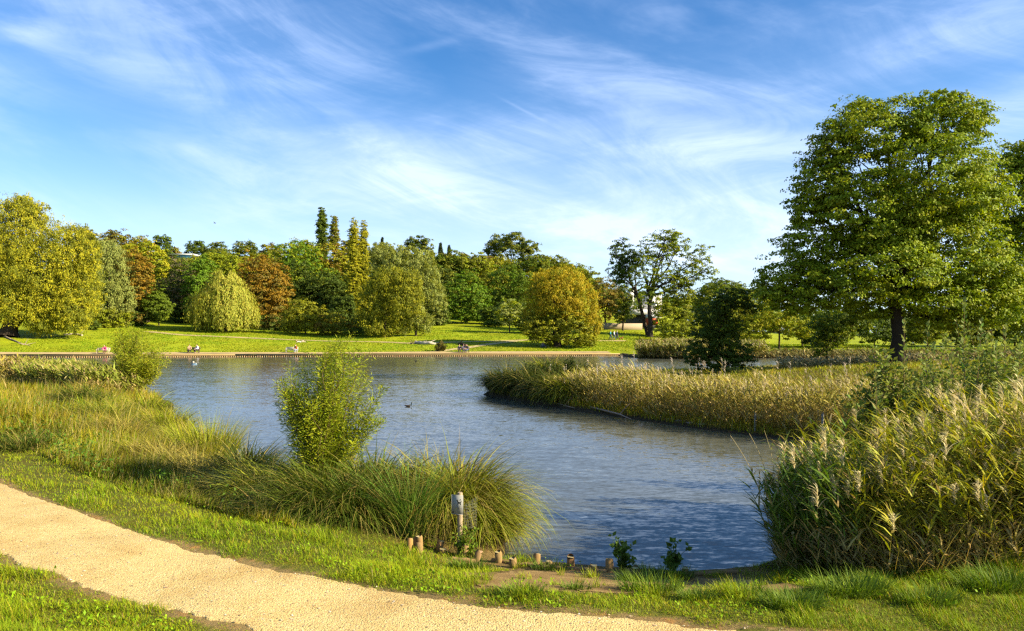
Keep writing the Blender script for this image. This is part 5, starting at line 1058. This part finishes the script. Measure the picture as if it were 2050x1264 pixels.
def person(label, loc, rz, kind, top, bottom, hair, v=0, skin=(.52, .32, .22), scale=1.0, longhair=False, group=None):
    r0 = empty('person', loc, label, 'person', group, rz); r0.scale = (scale,)*3; J = pose(kind, v)
    V = []; E = []; R = []; ix = {}
    def av(k, p, r, par=None):
        ix[k] = len(V); V.append(p); R.append(r); 
        if par is not None: E.append((ix[par], ix[k]))
    av('pelvis', J['pelvis'], (.13, .10)); av('spine', J['spine'], (.12, .09), 'pelvis'); av('chest', J['chest'], (.135, .10), 'spine'); av('neck', J['neck'], .052, 'chest')
    av('head', J['head'], (.078, .088), 'neck'); av('crown', J['crown'], (.066, .07), 'head')
    f_ = nrm(np.cross(J['shR']-J['shL'], J['neck']-J['chest'])); 
    if kind != 'lie' and f_[1] > 0: f_ = -f_
    av('nose', J['head']*.6+J['crown']*.4-(J['crown']-J['head'])*.5+f_*.098, .014, 'head')
    for s_ in 'LR':
        av('sh'+s_, J['sh'+s_], .058, 'chest'); av('el'+s_, J['el'+s_], .042, 'sh'+s_); av('wr'+s_, J['wr'+s_], .028, 'el'+s_)
        d = nrm(J['wr'+s_]-J['el'+s_]); sd = nrm(np.cross(d, [0, 0, 1.0])+1e-6); pm = J['wr'+s_]+d*.08; av('pm'+s_, pm, (.036, .02), 'wr'+s_)
        for q in range(4): 
            o_ = sd*(q-1.5)*.021; L_ = (.075, .085, .08, .062)[q]; av('f%d'%q+s_, pm+o_+d*.03, .009, 'pm'+s_); av('g%d'%q+s_, pm+o_+d*L_-np.array([0, 0, .02]), .008, 'f%d'%q+s_)
        av('t'+s_, pm-d*.03+sd*.045, .011, 'pm'+s_); av('u'+s_, pm+d*.01+sd*.065, .009, 't'+s_)
        av('hi'+s_, J['hi'+s_], .088, 'pelvis'); av('kn'+s_, J['kn'+s_], .058, 'hi'+s_); av('an'+s_, J['an'+s_], .038, 'kn'+s_); av('to'+s_, J['to'+s_], (.042, .03), 'an'+s_)
    skin_obj('body', V, E, R, cmat(skin, 'skin'), r0)
    V = [J[k] for k in ('spine', 'pelvis', 'chest', 'neck')]; V[3] = V[2]*.35+V[3]*.65; R = [(.15, .115), (.145, .115), (.16, .125), .075]; E = [(0, 1), (0, 2), (2, 3)]
    for s_ in 'LR':
        k = len(V); V += [J['sh'+s_], J['el'+s_], J['el'+s_]*.15+J['wr'+s_]*.85]; R += [.078, .058, .045]; E += [(2, k), (k, k+1), (k+1, k+2)]
    skin_obj('jacket', V, E, R, cmat(top), r0)
    V = [J['pelvis']]; R = [(.15, .12)]; E = []
    for s_ in 'LR':
        k = len(V); V += [J['hi'+s_], J['kn'+s_], J['kn'+s_]*.1+J['an'+s_]*.9]; R += [.105, .073, .055]; E += [(0, k), (k, k+1), (k+1, k+2)]
    skin_obj('trousers', V, E, R, cmat(bottom), r0)
    for s_ in 'LR': skin_obj('shoe', [J['an'+s_], J['an'+s_]*.4+J['to'+s_]*.6, J['to'+s_]], [(0, 1), (1, 2)], [.05, (.052, .04), .045], cmat((.05, .04, .04)), r0)
    up = nrm(J['crown']-J['head']); c = J['crown']*.9+J['head']*.1-f_*.022
    V = [c+up*.03, c-up*.05-f_*.03, c-up*.11-f_*.04]; R = [.088, .092, .07]
    if longhair: V.append(c-up*.25-f_*.05); R.append(.06)
    skin_obj('hair', V, [(i, i+1) for i in range(len(V)-1)], R, cmat(hair), r0); return r0
# ------------------------------------------------------------------ benches
def bench_proto(loc, label, rz, col=(.50, .42, .30)):
    r0 = empty('park_bench', loc, label, 'bench', 'park benches beyond the pond', rz)
    def part(name, boxes, c=col):
        g = G()
        for cc_, s_, *tl in boxes: box(g, cc_, s_, c, 0, tl[0] if tl else 0)
        o = g.build(name, M_WOOD); o.parent = r0; return o
    part('seat', [((0, y, .44), (1.8, .10, .035)) for y in (-.20, -.08, .04, .16)])
    part('backrest', [((0, .26+k*.03, .58+k*.13), (1.8, .03, .10), -.2) for k in range(3)]+[((0, .24, .5), (.06, .04, .5), -.2)])
    for s_ in (-1, 1):
        part('leg', [((s_*.78, -.18, .21), (.07, .07, .42))]); part('leg', [((s_*.78, .20, .40), (.07, .07, .84), -.15)]); part('armrest', [((s_*.84, 0, .64), (.07, .50, .04)), ((s_*.84, -.20, .54), (.06, .06, .2))])
    return r0
def bench_at(px, py, label, rz=.08, col=(.50, .42, .30)):
    x_, y_, z_ = hit(px, py); return bench_proto((x_, y_, z_), label, rz, col), (x_, y_, z_)
def off(l, dx_, rz, dy_=0.0): return (l[0]+math.cos(rz)*dx_-math.sin(rz)*dy_, l[1]+math.sin(rz)*dx_+math.cos(rz)*dy_, l[2])
_, l = bench_at(206, 709, 'pale bench at the left, partly behind the smaller willow bush', .1, (.62, .52, .38))
person('person in a bright pink top bent forward on the leftmost bench', off(l, .35, .1), .1, 'sit', (.75, .03, .22), (.12, .05, .05), (.03, .02, .015), v=1.6)
_, l = bench_at(387, 707.5, 'dark bench with two people, right of the smaller willow bush', .1, (.14, .10, .07))
person('person in tan sleeveless top on the left half of the dark bench', off(l, -.55, .1), .5, 'sit', (.42, .27, .16), (.03, .03, .035), (.03, .02, .015), v=1)
person('person in white shirt with dark waistcoat on the right half of the dark bench', off(l, .60, .1), -.6, 'sit', (.70, .68, .72), (.04, .035, .04), (.03, .02, .02), v=.4)
_, l = bench_at(584, 707.2, 'white bench left of the big willow bush top', .1, (.50, .47, .40))
person('person in rust red jacket and pale jeans at the right end of the white bench', off(l, .72, .1), -.5, 'sit', (.34, .09, .03), (.25, .28, .40), (.04, .02, .015), v=1.1)
_, l = bench_at(928, 706.5, 'dark bench with three people near the diagonal path', .1, (.12, .09, .07))
person('person in black with pale scarf, left of the three on the bench', off(l, -.62, .1), .1, 'sit', (.035, .035, .045), (.03, .03, .04), (.02, .015, .01), v=.3, longhair=True)
person('person in the middle of the three on the bench, grey sleeves', off(l, .0, .1), .2, 'sit', (.12, .11, .14), (.05, .06, .09), (.02, .015, .01), v=.2)
person('person leaning forward, right of the three on the bench, dark blue jeans', off(l, .62, .1), -.5, 'sit', (.05, .05, .06), (.08, .11, .2), (.03, .02, .015), v=1.2)
l = hit(1087, 696); person('person in grey sitting on the grass left of the golden willow', l, .8, 'ground', (.16, .17, .20), (.05, .06, .1), (.03, .02, .02))
l = hit(602, 686); person('person lying on the upper lawn with a pale top, behind the willow bush', l, .1, 'lie', (.55, .50, .42), (.50, .42, .34), (.02, .015, .01))
l = hit(1230, 681); person('walker in white top on the far path right of the golden willow', (l[0]-.05, l[1], l[2]), 1.2, 'walk', (.72, .72, .74), (.06, .08, .16), (.05, .03, .02))
person('walker in teal jacket just left of the one in white', (l[0]-.75, l[1]-.2, l[2]), 1.1, 'walk', (.03, .22, .26), (.03, .05, .1), (.04, .03, .02)); person('walker in dark blue just right of the one in white', (l[0]+.5, l[1]+.3, l[2]), 1.3, 'walk', (.04, .05, .12), (.04, .04, .07), (.03, .02, .02))
_, l = bench_at(1524, 708.5, 'brown bench on the far grass right of the dark headland tree', -.1, (.20, .14, .09))
person('person in black bending forward at the left end of the brown bench', off(l, -.45, -.1), .7, 'sit', (.025, .025, .03), (.55, .48, .45), (.02, .015, .012), v=1.8)
l = hit(1827, 691); person('walker with blue trousers in the shade right of the oak trunk', l, 1.4, 'walk', (.50, .38, .36), (.18, .24, .45), (.05, .03, .02))
# small brown dog beside the walkers
def dog(label, loc, rz, col):
    r0 = empty('dog', loc, label, 'dog', None, rz)
    V = [(-.2, 0, .40), (0, 0, .40), (.22, 0, .43), (.34, 0, .56), (.42, 0, .62), (.54, 0, .58), (-.26, 0, .42), (-.40, 0, .55), (.40, .05, .70), (.40, -.05, .70)]; R = [(.10, .10), (.09, .09), (.12, .13), .065, .065, .03, .06, .018, .016, .016]
    E = [(1, 0), (1, 2), (2, 3), (3, 4), (4, 5), (0, 6), (6, 7), (4, 8), (4, 9)]
    for s_ in (-1, 1):
        k = len(V); V += [(-.24, s_*.07, .32), (-.18, s_*.08, .25), (-.30, s_*.08, .14), (-.27, s_*.08, .02), (-.22, s_*.08, .015)]; R += [.07, .045, .025, .022, .024]; E += [(0, k), (k, k+1), (k+1, k+2), (k+2, k+3), (k+3, k+4)]
        k = len(V); V += [(.24, s_*.07, .32), (.22, s_*.07, .18), (.24, s_*.07, .02), (.28, s_*.07, .015)]; R += [.05, .028, .022, .024]; E += [(2, k), (k, k+1), (k+1, k+2), (k+2, k+3)]
    skin_obj('body', V, E, R, cmat(col, 'fur'), r0, 1)
l = hit(1234, 681.5); dog('small reddish brown dog beside the three walkers', (l[0]+.8, l[1], l[2]), .2, (.22, .08, .03))
# ------------------------------------------------------------------ water birds and the toy boat
def duck(label, px, py, rz, sc_, body, head, beak=(.4, .3, .08), neck=1.0, cat='duck', name='duck'):
    Y = F*HC/(py-HY); x_ = (px-CX)*Y/F; r0 = empty(name, (x_, Y, 0), label, cat, 'water birds on the pond', rz); r0.scale = (sc_,)*3
    skin_obj('body', [(0, 0, .05), (.10, 0, .06), (-.12, 0, .06), (-.22, 0, .10), (-.27, 0, .12)], [(0, 1), (0, 2), (2, 3), (3, 4)], [(.085, .075), (.06, .06), (.07, .06), .03, .012], cmat(body, 'feathers'), r0)
    z_ = .10+.14*neck; skin_obj('head', [(.13, 0, .06), (.17, 0, .06+.08*neck), (.17, 0, z_), (.21, 0, z_+.01)], [(0, 1), (1, 2), (2, 3)], [.04, .026, .036, .022], cmat(head, 'feathers'), r0, 2)
    skin_obj('beak', [(.22, 0, z_), (.28, 0, z_-.01)], [(0, 1)], [(.016, .010), (.013, .005)], cmat(beak, 'beak'), r0)
duck('dark long necked water bird swimming in the middle of the pond', 818, 815, .1, .8, (.035, .03, .025), (.02, .03, .025), neck=1.2)
duck('small dark coot far out before the twin poplars', 832, 724, 2.6, .9, (.03, .03, .035), (.02, .02, .025), (.6, .6, .55), .7, 'coot', 'coot')
for i, (px, py, rz, lab) in enumerate([(1388, 852, .2, 'duck resting in the shade under the headland reeds, left of the pale fronted one'), (1410, 855, .1, 'pale fronted duck in the shade under the headland reeds'), (1333, 845, 3.0, 'duck half hidden in the shade, leftmost under the reeds'), (1358, 848, 2.8, 'dark duck between the leftmost one and the resting one')]):
    duck(lab, px, py, rz, 1.15, (.22, .20, .18), (.05, .07, .05))
Y = F*HC/(730.5-HY); x_ = (388-CX)*Y/F; r0 = empty('toy_boat', (x_, Y, 0), 'small blue and white toy boat with cream dome floating far out', 'toy boat'); r0.scale = (.75,)*3; g = G()
ellip(g, (.05, 0, .05), (.46, .17, .12), (.22, .36, .5), 18, 8, lambda V: V*np.stack([np.ones_like(V[..., 0]), 1-.5*np.clip(V[..., 0], 0, 1), np.ones_like(V[..., 0])], -1)); o = child(g, 'hull', M_PLAIN, r0, True); o.location = (0, 0, 0)
g = G(); box(g, (-.18, 0, .15), (.34, .22, .05), (.05, .10, .2)); o = child(g, 'deck', M_PLAIN, r0); o.location = (0, 0, 0)
g = G(); ellip(g, (-.08, 0, .36), (.17, .15, .18), (.50, .45, .36)); o = child(g, 'dome', M_PLAIN, r0, True); o.location = (0, 0, 0)
g = G(); ellip(g, (-.20, 0, .52), (.09, .08, .07), (.03, .03, .03)); tube(g, [(-.14, 0, .45), (-.45, 0, .33)], .04, (.04, .035, .03), 6); o = child(g, 'knob', M_PLAIN, r0, True); o.location = (0, 0, 0)
g = G(); ellip(g, (.30, 0, .20), (.12, .09, .09), (.5, .55, .58)); o = child(g, 'bow_cover', M_PLAIN, r0, True); o.location = (0, 0, 0)
# a far bird in the sky
Y = 90.0; p_ = at(430, 447, Y); r0 = empty('bird', p_, 'tiny dark bird flying high above the left skyline', 'bird'); g = G(); box(g, (0, 0, 0), (.24, .07, .06), (.03, .03, .03)); o = g.build('body', M_FEATHER); o.parent = r0
for s_ in (-1, 1):
    g = G(); g.add([(.05, 0, .02), (-.05, 0, .02), (-.03, s_*.28, .12), (.03, s_*.28, .12)], [[0, 1, 2, 3]], (.03, .03, .03)); o = g.build('wing', M_FEATHER); o.parent = r0
r0.rotation_euler = (.3, 0, .9)
# ------------------------------------------------------------------ logs and branches on the lawn
def deadwood(name, label, pts, r, col, twigs=0, cat='log'):
    W_ = [np.array(hit(*p)) for p in pts]; P_ = np.array([[q[0], q[1], q[2]+r[min(i, len(r)-1)]*.8] for i, q in enumerate(W_)]); r0 = empty(name, tuple(W_[0]), label, cat); g = G()
    tt = np.linspace(0, 1, 14); k = np.linspace(0, 1, len(P_)); Q = np.stack([np.interp(tt, k, P_[:, j]) for j in range(3)], 1)+rs.normal(size=(14, 3))*r[0]*.15; tube(g, Q, np.interp(tt, np.linspace(0, 1, len(r)), r), col, 8)
    for q in range(twigs):
        i = rs.randint(2, 12); d = rdir(1)[0]; d[2] = abs(d[2]); tube(g, [Q[i], Q[i]+d*.5, Q[i]+d*1.1+rdir(1)[0]*.2], [r[0]*.5, r[0]*.3, r[0]*.1], col, 5)
    child(g, 'wood', M_BARK if col[0] < .2 else M_WOOD, r0, True)
deadwood('fallen_log', 'bleached fallen log lying on the far lawn left of the small round bush', [(832, 688), (845, 690), (862, 690.5), (873, 690)], [.25, .28, .25, .16], (.55, .48, .36), 4)
deadwood('fallen_branch', 'pale bare branch on the lawn in front of the huge willow trunk', [(8, 675), (25, 682), (45, 690), (60, 693)], [.16, .12, .09, .04], (.34, .27, .18), 5, 'branch')
deadwood('fallen_log', 'pale log on the lawn just right of the huge willow', [(128, 672), (150, 671), (165, 673)], [.16, .2, .16], (.50, .42, .3), 2)
deadwood('dead_branch', 'low twisted brown branch lying behind the bench with three people', [(917, 690), (925, 691), (933, 694)], [.12, .2, .2], (.09, .055, .03), 2, 'branch')
deadwood('root_stump', 'small upright snag on the lawn left of the bleached log', [(822, 689), (826, 689.5)], [.14, .1], (.3, .22, .12), 4, 'snag')
for i, (pts, lab) in enumerate([([(1108, 812), (1130, 817), (1150, 822)], 'pale driftwood sticking out of the headland edge into the water'), ([(1180, 822), (1240, 838), (1262, 848)], 'thin dead branch dipping into the water under the headland reeds')]):
    Ps = []; 
    for px, py in pts: Y = F*HC/(py-HY); Ps.append(((px-CX)*Y/F, Y-.1, .12+.06*i))
    r0 = empty('driftwood', Ps[0], lab, 'driftwood'); g = G(); tube(g, Ps, [.05, .035, .015], (.36, .26, .18), 6); tube(g, [Ps[1], np.array(Ps[1])+np.array([.4, -.2, .5])], [.025, .01], (.36, .26, .18), 5); child(g, 'wood', M_WOOD, r0)
# thin water marker posts by the headland
for px, ty, by, lab in ((1647, 826, 884, 'slim grey stake standing in the water at the reeds, right of its twin'), (1512, 826, 870, 'pale bundle like stake under the headland reeds, left of the slim grey one')):
    Y = 24.0 if px > 1600 else 26.0; x_ = (px-CX)*Y/F; r0 = empty('water_stake', (x_, Y, 0), lab, 'stake'); g = G(); tube(g, [(x_, Y, -.3), (x_, Y, HC+(HY-ty)*Y/F)], [.045, .04], (.32, .30, .26), 8); child(g, 'shaft', M_WOOD, r0)
# ------------------------------------------------------------------ buildings
M_WALL = solid_mat('rendered_wall', .85, .2, 12, .1, 2, .2); M_GLASS = solid_mat('window_glass', .15, 0, 5, .1, 2, .8)
def building(label, cx_, Y, w_, d_, z0, parts, rz=0.0, name='building'):
    r0 = empty(name, (cx_, Y, z0), label, 'building', None, rz)
    for nm, mat, boxes in parts:
        g = G()
        for c_, s_, col in boxes: box(g, c_, s_, col)
        o = g.build(nm, mat); o.parent = r0
    return r0
Yh = 185.0; zh = hz((1285-CX)*Yh/F, Yh); X1 = (1285-CX)*Yh/F
u = Yh/F
white = (.75, .72, .66); dkc = (.05, .05, .05)
top_ = HC+(HY-622)*u-zh; roof = HC+(HY-590)*u-zh
building('white modern building with a flat roof terrace seen between the trees right of centre', X1, Yh, 12, 8, zh, [
    ('terrace_wall', M_WALL, [((-1.0, 0, top_*.5+1.6), (9.5, 6, 1.3), white)]), ('tower', M_WALL, [((-2.6, 1.5, (roof+top_)/2), (1.3, 3, roof-top_+2), white)]), ('upper_storey', M_WALL, [((3.0, 2.5, (roof+top_)/2-1), (4.5, 3, (roof-top_)*.9+2), (.70, .68, .64))]),
    ('ground_floor', M_WALL, [((-1.0, 1.2, top_*.25+.3), (8.6, 4.5, top_*.5+1.2), (.10, .10, .10))]), ('railing', M_WALL, [((-1.0+k*.6-4.2, -2.9, top_*.5+2.75), (.06, .06, 1.0), white) for k in range(15)]+[((-1.0, -2.9, top_*.5+3.27), (9.4, .07, .07), white)]),
    ('window', M_GLASS, [((3.0, .95, (roof+top_)/2-.8), (2.8, .06, 1.4), (.04, .05, .06))]), ('column', M_WALL, [((1.2, -2.7, top_*.25), (.5, .5, top_*.5+2), (.5, .55, .55))]),
    ('banner', M_PLAIN, [((1.9, -3.0, 1.3), (3.0, .08, 1.7), (.55, .10, .02))]), ('white_panel', M_PLAIN, [((1.9, -3.0, 2.65), (3.0, .08, .9), (.7, .7, .7))])])
xg, yg, zg = hit(1240, 655); g = G(); rt = empty('garden_wall', (xg, yg, zg), 'pale sandy garden wall on the slope in front of the white modern building', 'wall')
box(g, ((1245-CX)*150/F, 162, hz((1245-CX)*162/F, 162)+.7), (12.5, .35, 1.4), (.42, .33, .22)); child(g, 'wall', M_WALL, rt)
Yr = 248.0; xr = (372-CX)*Yr/F; zr = HC+(HY-512)*Yr/F; zg = hz(xr, Yr)
building('white roofed building with a turquoise glass band among the skyline trees', xr, Yr, 9, 7, zg, [('wall', M_WALL, [((0, 0, (zr-zg)/2-.6), (7.2, 6, zr-zg-1.2), (.35, .34, .32))]), ('roof', M_WALL, [((0, 0, zr-zg+.1), (8.0, 7, .28), (.80, .82, .84))]),
    ('window', M_GLASS, [((0, -3.05, zr-zg-.6), (6.6, .08, .9), (.08, .30, .42))])], name='roofed_building')
# ------------------------------------------------------------------ far wood beyond the ridge, one mass
g = G(); n = 26000; az_ = rnd(n, -.95, .95); Yf = 330+120*rnd(n); X = az_*Yf; zb = height(X, Yf); hh = 9+5*vnoise(X, Yf, 14, 50); pos = np.stack([X, Yf, zb+hh*rnd(n)**.6], 1)
nr = nrm(rdir(n)+np.array([.3, -.6, .6])); leaves(g, pos, nrm(np.cross(nr, rdir(n))), nr, 2.6, 1.9, jit(pal_pick('mid', n, vnoise(X, Yf, 20, 51)), n))
tag(g.build('distant_wood', M_LEAF), 'distant wood closing the view beyond the slope', 'wood', kind='stuff')
print('objects', len(bpy.data.objects), 'faces', sum(len(m.polygons) for m in bpy.data.meshes))
